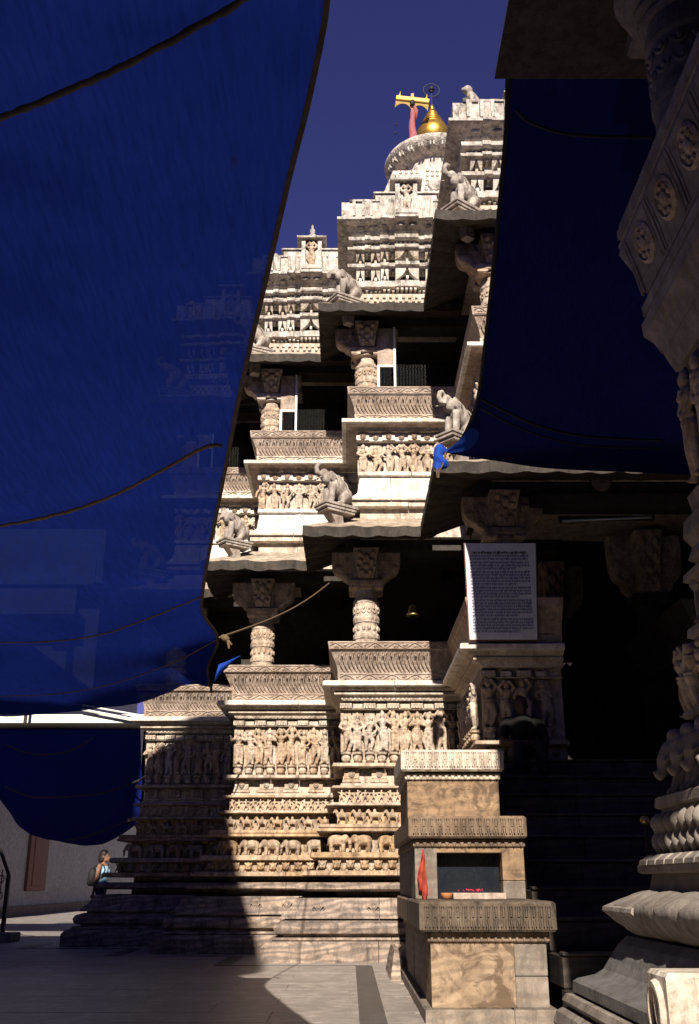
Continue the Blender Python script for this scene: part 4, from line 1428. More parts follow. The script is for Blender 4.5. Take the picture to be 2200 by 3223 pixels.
bowl = put('clay_bowl', mesh('clay_bowl', *lathe([(.025, 0), (.042, .015), (.055, .05), (.052, .055), (.038, .02), (.004, .012)], 16, (0, 0, 0)), smooth=True), M['clay'], None, (.875, 9.72, .901))
tag(bowl, 'small orange clay bowl on the ledge left of the niche', 'bowl')
pt = thing('petal_offering', 'crimson flower petals scattered on the white niche sill', 'petals', (1.15, 9.86, .966))
for k in range(16):
    cx = 1.16 if k < 10 else 1.06
    put('petal', mesh('petal', *ell((cx + random.gauss(0, .028), 9.84 + random.gauss(0, .03), .970 + random.uniform(0, .014)), (.012, .010, .005), (random.random(), random.random(), 3 * random.random()), 6, 4)), M['petal'], pt)

# red cloth hung on the niche's left jamb
V, F = [], []
nr, nc = 16, 8
for i in range(nr + 1):
    t = i / nr
    wd = .008 + .066 * min(1, t * 1.7) ** .8 * (1 if t < .7 else 1 - (t - .7) * 1.1)
    for j in range(nc + 1):
        s = j / nc - .5
        V.append((.672 + s * 2 * wd * .55 - .014 * t + .004 * math.sin(t * 9), NY - .03 - .022 * math.sin(s * 11 + t * 5) * (.3 + t) - .012 * t - .012 * math.sin(t * 17), 1.325 - (.40 + .05 * math.sin(s * 5)) * t))
for i in range(nr):
    for j in range(nc):
        a = i * (nc + 1) + j
        F.append((a, a + 1, a + nc + 2, a + nc + 1))
rc = put('red_cloth', mesh('red_cloth', V, F, True), M['redcloth'])
md = rc.modifiers.new('thick', 'SOLIDIFY'); md.thickness = .006
tag(rc, 'orange-red cloth hanging beside the glazed niche', 'cloth')

# ================================================================== stairs
st = thing('entrance_stairs', 'dark marble stairs rising into the shaded porch', 'stairs', (3.1, 10.7, 0))
ns = 10
for k in range(ns):
    y0 = 8.34 + k * .505
    z1 = (k + 1) * .245
    xs = [1.705 if y0 < 9.7 else 1.664, 2.5 + random.uniform(-.3, .3), 3.7 + random.uniform(-.3, .3), 5.2]
    for a, c in zip(xs, xs[1:]):
        put('step', mesh('step', *cbox(a + .003, c - .003, y0 + random.uniform(-.006, .006), y0 + .62 if k < ns - 1 else 13.0, z1 - .245 + .002, z1, .012)), M['stair'], st)
        put('step_nosing', mesh('step_nosing', *cbox(a + .003, c - .003, y0 - .03, y0 + .1, z1 + .001, z1 + .03, .008)), M['stair'], st)
# low stone beside the podium foot
sb = put('kerb_stone', mesh('kerb_stone', *loft([(0, .46, .58, 12.5, 14.1), (.16, .49, .58, 12.6, 14.1), (.30, .53, .58, 13.0, 14.1)])), M['plinth'])
tag(sb, 'low sloping stone between the podium side and the temple plinth', 'kerb stone')

# handrail knob by the shrine
hr = thing('rail_post', 'brass ball on a thin dark post beside the stairs', 'post', (3.05, 9.3, .7))
kp = at(2030, 2583, 9.3)
put('post', mesh('post', *tube([(kp.x, kp.y, .5), (kp.x, kp.y, kp.z - .03)], .018, 8)), M['iron'], hr)
put('knob', mesh('knob', *ell(kp, (.042, .042, .042)), smooth=True), M['brass'], hr)

# ================================================================== marble notice board on the porch
D = BAYS[3]
sg = thing('notice_board', 'white notice board with blue and black Hindi lettering below the porch column', 'sign', (2.15, D['yw'] - .4, 4.05))
c00, c10 = at(1478, 2015, 13.10), at(1690, 2017, 13.10)
c01, c11 = at(1462, 1712, 12.98), at(1684, 1712, 12.98)
zb, zt = c00.z, c01.z
xa, xb = c00.x, c10.x
put('board', mesh('board', *loft([(zb, xa, xb, 13.06, 13.09), (zt, c01.x, c11.x, 12.95, 12.98)])), M['sign'], sg)
put('board_edge', mesh('board_edge', *loft([(zb - .012, xa - .014, xb + .014, 13.072, 13.10), (zt + .012, c01.x - .014, c11.x + .014, 12.962, 12.99)])), M['sign_frame'], sg)
lines = ['। देवस्थान विभाग द्वारा आरक्षित राजकीय आत्म निर्भर मन्दिर ।',
         'इस मन्दिर की व्यवस्था हेतु भेंट देने वाले दर्शनार्थी दान पेटी का उपयोग करें',
         'या राजकीय कोष में जमा करा कर रसीद प्राप्त कर लेवें ।', '',
         'यह मन्दिर बहुत प्राचीन मन्दिर कहलाता है इसका निर्माण महाराणा श्री ने',
         'कराया था तथा इसकी प्रतिष्ठा वैशाख शुक्ल पूर्णिमा संवत् में हुई थी यहां के',
         'चारों ओर पंचायतन शैली के मन्दिर बने हुए हैं जिनमें सूर्य शक्ति गणपति', '',
         'इस मन्दिर की शिल्प कला बहुत सुन्दर है दीवारों पर हाथी घोड़े और नर नारी की',
         'मूर्तियां बनी हुई हैं मन्दिर के सामने गरुड़ जी की प्रतिमा है जो धातु की बनी',
         'है तथा यहां पर प्रति दिन भजन कीर्तन होते हैं और बड़ी संख्या में लोग आते हैं',
         'दर्शन का समय प्रातः काल से दोपहर तक तथा सायं काल से रात्रि तक रहता है और',
         'मन्दिर का पूरा स्थान राज्य सरकार के अधीन है ।', '',
         'मन्दिर की सीढ़ियों पर जूते चप्पल उतार कर प्रवेश करें तथा शान्ति बनाये रखें',
         'परिसर में धूम्रपान करना मना है तथा किसी प्रकार की वस्तु को हाथ न लगावें ये',
         'हमारी प्राचीन धरोहर है इसकी रक्षा करना हम सब का कर्तव्य है अतः सभी लोग',
         'इसमें अपना पूर्ण सहयोग प्रदान करें ऐसी सब से विनम्र प्रार्थना है ।', '',
         'जो दर्शनार्थी यहां भोग पूजा आदि कराना चाहें वे कार्यालय से सम्पर्क करें और',
         'निर्धारित शुल्क जमा करा कर रसीद प्राप्त करें बिना रसीद के कोई भी राशि किसी',
         'को नहीं देवें इस सम्बन्ध में कोई शिकायत हो तो विभाग के अधिकारी को लिखें या',
         'शिकायत पुस्तिका में अंकित करें यह पुस्तिका मन्दिर में हर समय उपलब्ध रहती है',
         'तथा उस पर की गई कार्यवाही से दर्शनार्थी को अवगत कराया जायेगा और आवश्यक',
         'सुधार किया जा कर व्यवस्था की जायेगी ।', '',
         'इस मन्दिर से जुड़े अन्य मन्दिरों की सूची तथा उनकी पूजा का समय कार्यालय में',
         'देखा जा सकता है इन सब का पूरा प्रबन्ध विभाग द्वारा किया जाता है मन्दिर की',
         'आय से ही मन्दिर की सेवा पूजा एवं मरम्मत आदि का कार्य कराया जाता है आप का',
         'सहयोग सदा अपेक्षित है सेवा के लिये कार्यालय में सम्पर्क करें । समय ७ से १०',
         'तक तथा शाम को ४ से ८ तक यह कार्यालय खुला रहता है ।']
n = len(lines)
gapn = sum(1 for l in lines if not l)
full = zt - zb
step = (full * .845) / (n - gapn + gapn * .22)
zc = zt - full * .085
lean = math.atan2(.11, full)
for i, l in enumerate(lines):
    if not l:
        zc -= step * .22
        continue
    tgt = (xb - xa) * .90
    if i == 0:
        tgt *= .93
    elif i + 1 == n or not lines[i + 1]:
        tgt *= [.78, .70, .98, .62, .90, .80][i % 6]
    cu = bpy.data.curves.new('lettering', 'FONT')
    cu.body = l
    cu.size = step * (.92 if i else 1.12)
    cu.offset = .0008 if i else .002
    cu.resolution_u = 2
    o = bpy.data.objects.new('lettering_line', cu)
    COL.objects.link(o)
    bpy.context.view_layer.update()
    dg = bpy.context.evaluated_depsgraph_get()
    me = bpy.data.meshes.new_from_object(o.evaluated_get(dg))
    bpy.data.objects.remove(o)
    if len(me.vertices) == 0:
        continue
    xs = [v.co.x for v in me.vertices]
    w = max(xs) - min(xs)
    f = tgt / max(w, 1e-4)
    t = (zc - zb) / full
    x0 = c00.x + (c01.x - c00.x) * t + (xb - xa) * (.055 if i else .09)
    y0 = 13.06 + (12.95 - 13.06) * t - .003
    put('lettering_line', me, M['ink_blue'] if i else M['ink_black'], sg, (x0, y0, zc - step), (R(90) + lean, 0, 0), (f, 1, 1))
    zc -= step

# ================================================================== hanging bell, tube light, clock
bp = at(1300, 1935, 16.62)
bell = thing('hanging_bell', 'brass bell hanging on a chain in the dark balcony opening', 'bell', tuple(bp))
put('bell_cup', mesh('bell_cup', *lathe([(.125, -.02), (.12, 0), (.088, .03), (.078, .09), (.066, .14), (.035, .17), (.015, .18)], 20, tuple(bp)), smooth=True), M['brass'], bell)
put('clapper', mesh('clapper', *ell((bp.x, bp.y, bp.z - .03), (.025, .025, .04))), M['iron'], bell)
for k in range(13):
    zz = bp.z + .2 + k * .052
    pts = [(bp.x + (.016 * math.cos(a) if k % 2 else 0), bp.y + (0 if k % 2 else .016 * math.cos(a)), zz + .032 * math.sin(a)) for a in [2 * math.pi * i / 10 for i in range(11)]]
    put('chain_link', mesh('chain_link', *tube(pts, .006, 4)), M['iron'], bell)

a, c = at(1764, 1640, 13.55), at(2055, 1628, 13.55)
tl_ = thing('tube_light', 'unlit white fluorescent tube under the porch lintel', 'lamp', tuple((a + c) / 2))
put('tube', mesh('tube', *tube([a, c], .016, 8), smooth=True), M['tubelight'], tl_)
put('housing', mesh('housing', *box(a.x - .02, c.x + .02, 13.55, 13.6, a.z + .02, a.z + .08)), M['shade_stone'], tl_)
for e in (a, c):
    put('end_cap', mesh('end_cap', *box(e.x - .02, e.x + .02, 13.52, 13.58, e.z - .02, e.z + .03)), M['iron'], tl_)
ck = at(1890, 1520, 13.45)
clk = thing('wall_clock', 'dim round clock on the porch beam above the tube light', 'clock', tuple(ck))
mm = Matrix.Translation(ck) @ Matrix.Rotation(R(90), 4, 'X')
put('rim', mesh('rim', *xform(lathe([(.16, -.03), (.16, .02), (.14, .025)], 24), mm)), M['iron'], clk)
put('dial', mesh('dial', *xform(lathe([(.137, .0), (.137, .027)], 24), mm)), M['podium_grey'], clk)
put('hand', mesh('hand', *xform(box(-.006, .006, 0, .09, .028, .032), mm)), M['iron'], clk)
put('hand', mesh('hand', *xform(box(0, .06, -.006, .006, .033, .036), mm)), M['iron'], clk)

# ================================================================== small shrine at the right, close to the camera
SX, SY, SNEAR, SRIGHT = 1.82, 6.0, -2.2, 4.6
shr = thing('carved_shrine', 'carved marble shrine with leaning seat back and wide eave at the right edge', 'shrine', (3.2, 1.9, 0))


def scourse(prof, name, mat, wob=0.0):
    L = [(z, SX - o, SRIGHT + o, SNEAR - o, SY + o) for z, o in prof]
    return put(name, mesh(name, *loft(L)), mat, shr)


scourse([(0, .66), (.20, .66), (.22, .64)], 'base_course', M['shrine'])
scourse([(.22, .60), (.28, .62), (.34, .60), (.36, .57)], 'base_course', M['shrine'])
scourse([(.36, .54), (.40, .57), (.435, .55)], 'base_course', M['shrine'])
scourse([(.437, .49), (.45, .515), (.505, .51), (.52, .49), (.55, .40), (.58, .36), (.66, .315), (.72, .28), (.76, .24)], 'curved_base', M['shrine_grey'])
scourse([(.76, .16), (.80, .16)], 'base_neck', M['shrine_grey'])
scourse([(1.00, .12), (1.09, .10)], 'base_neck', M['shrine'])
scourse([(1.185, .06), (1.44, .03)], 'frieze_course', M['shrine'])
scourse([(1.44, .045), (1.45, .06), (1.50, .055), (1.51, .04)], 'ledge', M['shrine'])
scourse([(1.51, -.16), (1.93, -.16)], 'frieze_course', M['shrine'])
scourse([(1.93, -.24), (2.38, -.24)], 'frieze_course', M['shrine'])
scourse([(1.925, -.12), (1.94, -.105), (1.965, -.11)], 'ledge', M['shrine'])
scourse([(2.38, -.19), (2.395, -.165), (2.44, -.17), (2.455, -.19)], 'ledge', M['shrine'])
scourse([(2.455, -.30), (2.73, -.29)], 'frieze_course', M['shrine'])
scourse([(2.715, -.20), (2.73, -.175), (2.77, -.18), (2.80, -.23)], 'ledge', M['shrine'])
scourse([(2.80, -.27), (2.86, -.21), (2.93, -.235), (3.0, -.2), (3.1, -.21), (3.13, -.26), (3.25, -.24), (3.30, -.28)], 'moulding', M['shrine'])
scourse([(3.30, -.32), (4.10, -.32)], 'wall_panel', M['shrine'])
scourse([(4.10, -.26), (4.19, -.23), (4.26, -.21)], 'moulding', M['shrine'])
scourse([(4.26, -.205), (4.36, -.17), (4.43, -.125), (4.52, -.12)], 'cornice', M['shrine'])
scourse([(4.525, -.16), (4.56, -.145), (4.575, -.14)], 'moulding', M['shrine'])
scourse([(4.577, -.135), (4.65, -.13), (4.67, -.15), (4.73, -.17)], 'cornice', M['shrine'])
sback = scourse([(4.735, -.165), (4.9, -.12), (5.12, -.045), (5.20, -.06), (5.22, -.07)], 'seat_back_panel', M['shrine'])
scourse([(5.222, -.075), (5.24, -.05), (5.30, -.045), (5.38, -.09)], 'seat_back_rail', M['shrine'])
# lotus petals of the base: separate leaves round the flared disc
for side in ('left', 'far'):
    for k in range(9 if side == 'left' else 6):
        w = .20
        if side == 'left':
            m = Matrix.Translation((SX, SY - .02 - k * .40, 0)) @ Matrix.Rotation(R(-90), 4, 'Z')
        else:
            m = Matrix.Translation((SX + .22 + k * .42, SY, 0)) @ Matrix.Rotation(R(180), 4, 'Z')
        V, F = [], []
        prof = [(.765, -.20), (.80, -.27), (.855, -.325), (.90, -.34), (.925, -.335), (.96, -.27), (.985, -.21), (1.0, -.15)]
        nn = 8
        for z, y in prof:
            for i in range(nn + 1):
                s = i / nn * 2 - 1
                V.append((s * w, y * (1 - .10 * s * s) - .0 + .012 * math.cos(s * math.pi * 1.0), z + (.012 * (1 - abs(s)) if z > .9 else -.01 * (1 - abs(s)))))
        for a in range(len(prof) - 1):
            for i in range(nn):
                q = a * (nn + 1) + i
                F.append((q, q + 1, q + nn + 2, q + nn + 1))
        put('lotus_petal', mesh('lotus_petal', *xform((V, F), m), smooth=True), M['shrine'], shr)
put('lotus_corner', mesh('lotus_corner', *loft([(.765, SX - .19, SX + .3, SY - .3, SY + .19), (.84, SX - .29, SX + .3, SY - .3, SY + .29), (.895, SX - .345, SX + .3, SY - .3, SY + .345), (.915, SX - .34, SX + .3, SY - .3, SY + .34), (.96, SX - .25, SX + .3, SY - .3, SY + .25), (1.0, SX - .15, SX + .3, SY - .3, SY + .15)])), M['shrine'], shr)
scourse([(.765, .14), (.998, .13)], 'lotus_core', M['shrine'])
# toothed slab, knobs, elephants, dancers, colonnettes on the left face and the far corner
for k in range(14):
    y = SY + .02 - k * .165
    put('slab_tooth', mesh('slab_tooth', *loft([(1.137, SX - .172, SX, y - .075, y + .075), (1.16, SX - .168, SX, y - .07, y + .07), (1.192, SX - .12, SX, y - .045, y + .045)])), M['shrine'], shr)
scourse([(1.091, .14), (1.10, .163), (1.135, .163), (1.145, .12), (1.186, .08)], 'toothed_slab', M['shrine'])
KN = remesh('knob_carving', join([ell((0, 0, .17), (.052, .05, .05)), ell((0, 0, .07), (.055, .05, .055)), cap((0, 0, .02), .03, (0, 0, .2), .03)]), .012, 1)
for k in range(16):
    put('knob_carving', KN, M['shrine'], shr, (SX - .055, SY + .02 - k * .125, 1.19))
def front_elephant():
    """elephant stepping out of the wall towards -X"""
    P = [ell((.12, 0, .25), (.16, .105, .12)), ell((-.03, 0, .285), (.085, .085, .095)), ell((-.06, 0, .345), (.05, .06, .05)),
         chain([(-.10, 0, .27), (-.14, 0, .20), (-.145, 0, .14), (-.17, 0, .11), (-.19, 0, .13)], [.052, .042, .032, .026, .02]),
         ell((-.005, .10, .285), (.03, .055, .085), (0, 0, .5)), ell((-.005, -.10, .285), (.03, .055, .085), (0, 0, -.5)),
         cap((-.10, .045, .22), .016, (-.155, .06, .20), .008), cap((-.10, -.045, .22), .016, (-.155, -.06, .20), .008),
         ell((-.085, .055, .30), (.014, .012, .012), n=6, m=4), ell((-.085, -.055, .30), (.014, .012, .012), n=6, m=4),
         cap((.1, 0, .36), .05, (.1, 0, .40), .03)]
    for y in (-.062, .062):
        P += [cap((-.0, y, .22), .05, (-.06, y, .04), .042), ell((-.075, y, .025), (.055, .046, .026)), cap((.2, y, .2), .05, (.2, y, .03), .042)]
    return remesh('elephant_front_carving', join(P), .011, 2)


ELF = front_elephant()
for k in range(8):
    put('elephant_carving', ELF, M['shrine'], shr, (SX + .13, SY - .05 - k * .25, 1.512), (0, 0, R(random.uniform(-6, 6))), (1, 1, .95))
for k in range(9):
    put('figure_carving', FIG[(k * 3 + 1) % 10], M['shrine'], shr, (SX + .27, SY + .02 - k * .19, 1.966), (0, 0, R(-90)), (.95, 1.2, .66))
for k in range(12):
    put('colonnette', mesh('colonnette', *lathe([(.035, 0), (.05, .02), (.028, .05), (.032, .13), (.028, .2), (.05, .23), (.05, .262)], 8, (SX + .235, SY - .26 - k * .14, 2.456))), M['shrine'], shr)
for k in range(7):
    put('figure_carving', FIG[(k * 7) % 10], M['shrine'], shr, (SX + .345, SY - .36 - k * .24, 3.32), (0, 0, R(-90)), (1.1, 1.1, 1.22))
# rosettes, straps and border on the leaning seat back
for k in range(5):
    y = SY - .30 - k * .46
    put('rosette_carving', ROS, M['shrine'], sback, (SX + .112, y - .14, 4.95), (R(17), 0, R(-90)), (2.3, 1.2, 2.3))
    for dy, r in ((.12, .02), (.17, .012), (-.38, .012)):
        put('strap_carving', mesh('strap_carving', *tube([(SX + .16, y + dy + .02, 4.76), (SX + .12, y + dy, 4.90), (SX + .05, y + dy - .02, 5.12)], r, 5)), M['shrine'], sback)
for z, o in ((5.18, -.055), (5.34, -.07)):
    put('border_carving', mesh('border_carving', *tube([(SX - o, SY + o, z), (SX - o, SNEAR, z)], .014, 5)), M['shrine'], shr)
for k in range(22):
    put('bead_carving', KN, M['shrine'], shr, (SX + .068, SY - .06 - k * .085, 5.25), None, (.45, .55, .32))
# column on the seat, capital, beam, eave
cx_, cy_ = SX + .52, SY - .52
scol = put('column', mesh('column', *lathe([(.27, 4.8), (.27, 5.95), (.285, 5.97), (.285, 6.05), (.265, 6.07), (.262, 6.45), (.28, 6.48), (.28, 6.56), (.255, 6.58), (.25, 6.68)], 20, (cx_, cy_, 0))), M['shrine'], shr)
P = []
for i in range(12):
    a_ = 2 * math.pi * i / 12
    for z in (6.18, 6.34):
        P.append(tube([(cx_ + math.cos(a_ + d) * .268, cy_ + math.sin(a_ + d) * .268, z + e) for d, e in ((-.22, .05), (-.12, .0), (0, -.02), (.12, .0), (.22, .05))], .014, 5))
        P.append(ell((cx_ + math.cos(a_) * .262, cy_ + math.sin(a_) * .262, z + .04), (.025, .025, .03), n=6, m=4))
tag(put('band_carving', mesh('band_carving', *join(P), smooth=True), M['shrine'], scol), kind='stuff')
put('capital', mesh('capital', *lathe([(.25, 6.68), (.28, 6.685), (.295, 6.71), (.28, 6.735), (.27, 6.74), (.31, 6.745), (.335, 6.775), (.31, 6.805), (.30, 6.81), (.36, 6.82), (.395, 6.87), (.36, 6.92), (.345, 6.925), (.40, 6.94), (.45, 7.0), (.44, 7.07), (.36, 7.12)], 28, (cx_, cy_, 0))), M['shrine'], scol)
put('bracket', mesh('bracket', *join([cbox(cx_ - .75, cx_ + .75, cy_ - .16, cy_ + .16, 7.12, 7.3, .03), cbox(cx_ - .16, cx_ + .16, cy_ - .75, cy_ + .75, 7.121, 7.301, .03)])), M['shrine'], scol)
put('beam', mesh('beam', *box(SX + .3, SRIGHT - .3, SNEAR + .3, SY - .3, 7.30, 7.6)), M['shrine_grey'], shr)
put('eave', mesh('eave', *loft([(7.27, SX - .60, SRIGHT + .6, SNEAR - .6, SY + .60), (7.29, SX - .62, SRIGHT + .62, SNEAR - .62, SY + .62), (7.37, SX - .61, SRIGHT + .61, SNEAR - .61, SY + .61), (7.75, SX + .2, SRIGHT - .2, SNEAR + .2, SY - .2)])), M['eave'], shr)
for k in range(9):
    z = 7.75 + k * .27
    i0 = .2 + k * .125
    put('roof_course', mesh('roof_course', *loft([(z, SX + i0, SRIGHT - i0, SNEAR + i0, SY - i0), (z + .2, SX + i0 - .03, SRIGHT - i0 + .03, SNEAR + i0 - .03, SY - i0 + .03), (z + .27, SX + i0 + .1, SRIGHT - i0 - .1, SNEAR + i0 + .1, SY - i0 - .1)])), M['shrine'], shr)

# loose carved block standing on the shrine's base
lb = thing('loose_carved_block', 'loose white carved stone block at the foot of the shrine', 'stone block', (1.55, 4.4, .52))
bx0, by0 = 1.225, 4.30
put('block', mesh('block', *cbox(bx0, bx0 + .62, by0, by0 + .26, .44, .715, .015)), M['pale'], lb)
put('scroll', mesh('scroll', *tube([(bx0 - .008, by0 + .13 + .085 * math.cos(q), .57 + .10 * math.sin(q)) for q in [2 * math.pi * i / 20 for i in range(21)]], .018, 6)), M['pale'], lb)
put('scroll', mesh('scroll', *tube([(bx0 - .008, by0 + .05 + .02 * i, .45 + .012 * i * i) for i in range(5)], .014, 6)), M['pale'], lb)

# ================================================================== tarpaulins
def catmull(P, t):
    n = len(P) - 1
    i = min(int(t * n), n - 1)
    f = t * n - i
    p0, p1, p2, p3 = P[max(i - 1, 0)], P[i], P[i + 1], P[min(i + 2, n)]
    return .5 * ((2 * p1) + (-p0 + p2) * f + (2 * p0 - 5 * p1 + 4 * p2 - p3) * f * f + (-p0 + 3 * p1 - 3 * p2 + p3) * f ** 3)


def rel_point(x16, y16, rel):
    a, b = ray(x16 * 2200 / 1586., y16 * 2200 / 1586.)
    d = rel / b
    return Vector((a * d, d, EYE + rel))


def sheet(rows, nc, ns, wob=.012, fr=1.6, free=True):
    """rows: functions t -> point; interpolate smoothly between them"""
    V, F = [], []
    nr = (len(rows) - 1) * ns
    for i in range(nr + 1):
        for j in range(nc + 1):
            t = j / nc
            p = catmull([r(t) for r in rows], i / nr)
            w = noise.noise(p * fr) * wob + noise.noise(p * fr * 3.1) * wob * .35
            V.append(p + Vector((0, w * .5, w)))
    for i in range(nr):
        for j in range(nc):
            a = i * (nc + 1) + j
            F.append((a, a + 1, a + nc + 2, a + nc + 1))
    return V, F, nr


REL = [(760, -330, 2.4), (756, -90, 2.37), (738, 60, 2.36), (700, 240, 2.34), (660, 400, 2.30), (605, 640, 2.22), (555, 850, 2.14), (512, 1070, 2.06), (482, 1225, 2.02), (465, 1320, 2.0), (463, 1390, 1.99), (497, 1447, 1.98)]
rights = [rel_point(*r) for r in REL]
rights[0] = Vector((.06, 1.3, EYE + 2.40))


def mkrow(p, k, n):
    sag = .10 + .25 * k / n
    return lambda t: p + Vector((-6.2 * t, .55 * t, .30 * t - sag * 4 * t * (1 - t) * (1 - .5 * t)))


rows = [mkrow(p, i, len(rights)) for i, p in enumerate(rights)]
bot = [at16(479, 1556, 8.62), at16(441, 1553, 9.0), at16(382, 1571, 9.45), at16(318, 1594, 9.8), at16(227, 1608, 10.15), at16(110, 1619, 10.45), at16(0, 1626, 10.65), at16(-160, 1622, 10.85), at16(-420, 1600, 11.0)]
bl = [0]
for a, c in zip(bot, bot[1:]):
    bl.append(bl[-1] + (c - a).length)


def botrow(t):
    s = t * bl[-1]
    for i in range(len(bot) - 1):
        if s <= bl[i + 1] + 1e-9:
            return catmull(bot, (i + (s - bl[i]) / (bl[i + 1] - bl[i])) / (len(bot) - 1))
    return bot[-1]


mid0 = rights[-1]
b0 = botrow(0)
rows.append(lambda t: (rows[len(rights) - 1](t) * .45 + botrow(t) * .55) + Vector((-.045 * (1 - t) ** 6, 0, 0)))
rows.append(botrow)
V, F, nr = sheet(rows, 44, 5, .028, 1.9)
big = thing('blue_tarpaulin', 'big translucent blue tarpaulin stretched overhead across the left', 'tarpaulin', tuple(rights[-1]))
tsheet = put('sheet', mesh('tarp_sheet', V, F, True), M['tarp'], big)
bvh = BVHTree.FromPolygons([Vector(v) for v in V], F)
NC = 45
# hem along the right edge and along the bottom edge
edge = [V[i * NC] for i in range(nr + 1)]
hv, hf = [], []
for i, p in enumerate(edge):
    q = V[i * NC + 1]
    d = (q - p).normalized()
    wd = .013 + .008 * min(1, i / nr)
    o_ = Vector((0, 0, -.006))
    hv += [p - d * .004 + o_, p + d * wd + o_]
for i in range(len(edge) - 1):
    hf.append((2 * i, 2 * i + 2, 2 * i + 3, 2 * i + 1))
hm = put('hem', mesh('hem', hv, hf), M['hem'], big)
md = hm.modifiers.new('thick', 'SOLIDIFY'); md.thickness = .008


def on_tarp(tree, pts16, lift=.985, n=70):
    P2 = [Vector((x, y, 0)) for x, y in pts16]
    out = []
    for i in range(n + 1):
        p = catmull(P2, i / n)
        a, b = ray(p.x * 2200 / 1586., p.y * 2200 / 1586.)
        d = Vector((a, 1, b)).normalized()
        h = tree.ray_cast(Vector((0, 0, EYE)), d)
        if h[0] is not None:
            out.append(Vector((0, 0, EYE)) + d * h[3] * lift)
    return out


def ropeline(pts16, r, name='rope', jit=.0, lift=.985):
    pts = on_tarp(bvh, pts16, lift)
    if len(pts) > 2:
        pts = [p + Vector((0, 0, random.uniform(-jit, jit))) for p in pts]
        rs = [r * random.uniform(.85, 1.15) for _ in pts]
        put(name, mesh(name, *tube(pts, rs, 6), smooth=True), M['rope'] if name == 'rope' else M['hem'], big)


ropeline([(-1100, 560), (-500, 415), (-120, 305), (0, 267), (130, 215), (280, 150), (420, 75), (545, 3), (640, -60), (720, -120)], .0115, 'seam_strap', .004)
ropeline([(-900, 1300), (-400, 1262), (-100, 1215), (0, 1194), (120, 1170), (250, 1128), (380, 1060), (450, 1022), (485, 1010), (503, 1012)], .0095, 'rope', .003)
ropeline([(-700, 1470), (-350, 1462), (-100, 1460), (0, 1458), (120, 1455), (230, 1440), (340, 1402), (455, 1355)], .0065, 'rope', .002)
ropeline([(-600, 1560), (-300, 1574), (-100, 1580), (0, 1580), (150, 1572), (280, 1545), (400, 1500), (497, 1449)], .005, 'rope', .002)

# tie rope from the tarpaulin corner to the temple column
e0, e1 = rights[-1], Vector((BAYS[2]['xl'] - .12, BAYS[2]['yw'] + .2, 5.78))
pts = [e0.lerp(e1, t) - Vector((0, 0, .10 * math.sin(math.pi * t))) for t in [i / 24 for i in range(25)]]
tr_ = thing('tie_rope', 'thin jute rope from the tarpaulin corner to the temple column', 'rope', tuple(e0))
put('rope', mesh('tie_rope', *tube(pts, .0105, 6), smooth=True), M['rope'], tr_)
put('knot', mesh('knot', *join([ell(e0 + Vector((.05, .02, .0)), (.045, .03, .03), (0, .5, 0)), cap(e0 + Vector((.07, .02, 0)), .014, e0 + Vector((.09, .0, -.09)), .01), cap(e0 + Vector((.06, .02, 0)), .012, e0 + Vector((.11, .0, -.06)), .008)]), smooth=True), M['rope'], tr_)
cd = [at16(481, 1552, 8.62), at16(479, 1560, 8.61), at16(480, 1572, 8.6)]
put('loose_end', mesh('loose_end', *tube(cd, .012, 5)), M['hem'], tr_)

# small corner of another sheet showing behind
A_, B_, C_ = at16(484, 1550, 15.6), at16(497, 1508, 15.6), at16(545, 1488, 16.0)
V, F = [], []
for i in range(9):
    t = i / 8
    lo = A_.lerp(C_, t) + Vector((0, 0, -.16 * math.sin(math.pi * t) * .0 + .12 * t * (1 - t)))
    hi = B_.lerp(C_, t)
    V += [lo, hi]
for i in range(8):
    F.append((2 * i, 2 * i + 2, 2 * i + 3, 2 * i + 1))
sc_ = put('blue_tarpaulin', mesh('tarp_corner', V, F, True), M['tarp_rag'])
sc_.modifiers.new('thick', 'SOLIDIFY').thickness = .006
tag(sc_, 'bright blue tarpaulin corner peeking out behind the big tarpaulin edge', 'tarpaulin')

# dark sheet between the shrine eave and the porch eave
LP = [(1158, 60), (1152, 180), (1148, 300), (1135, 450), (1118, 620), (1101, 780), (1088, 880), (1072, 945), (1042, 1002), (1005, 1026)]


def hung(x16, y16):
    """point of the sheet's left edge on the sagging line between the shrine eave and the porch eave"""
    a, b = ray(x16 * 2200 / 1586., y16 * 2200 / 1586.)
    lo, hi = 4.0, 14.0
    for _ in range(40):
        d = (lo + hi) / 2
        q = (d - 6.8) / (12.2 - 6.8)
        rel = 6.46 + (5.28 - 6.46) * q - .36 * 4 * max(q, 0) * (1 - min(q, 1)) * .5
        if rel / b > d:
            lo = d
        else:
            hi = d
    return Vector((a * d, d, EYE + b * d))


left = [hung(*p) for p in LP]


def mkrow2(p, k):
    return lambda t: p + Vector((4.6 * t, .1 * t, .25 * t - .5 * t * (1 - t)))


rows2 = [mkrow2(p, i) for i, p in enumerate(left[:-1])]
bt = [left[-1], at16(1060, 1036, 12.2), at16(1130, 1047, 12.15), at16(1215, 1060, 12.1), at16(1310, 1067, 12.1), at16(1420, 1071, 12.1), at16(1540, 1076, 12.1), at16(1800, 1076, 12.1)]


def bot2(t):
    return catmull(bt, t)


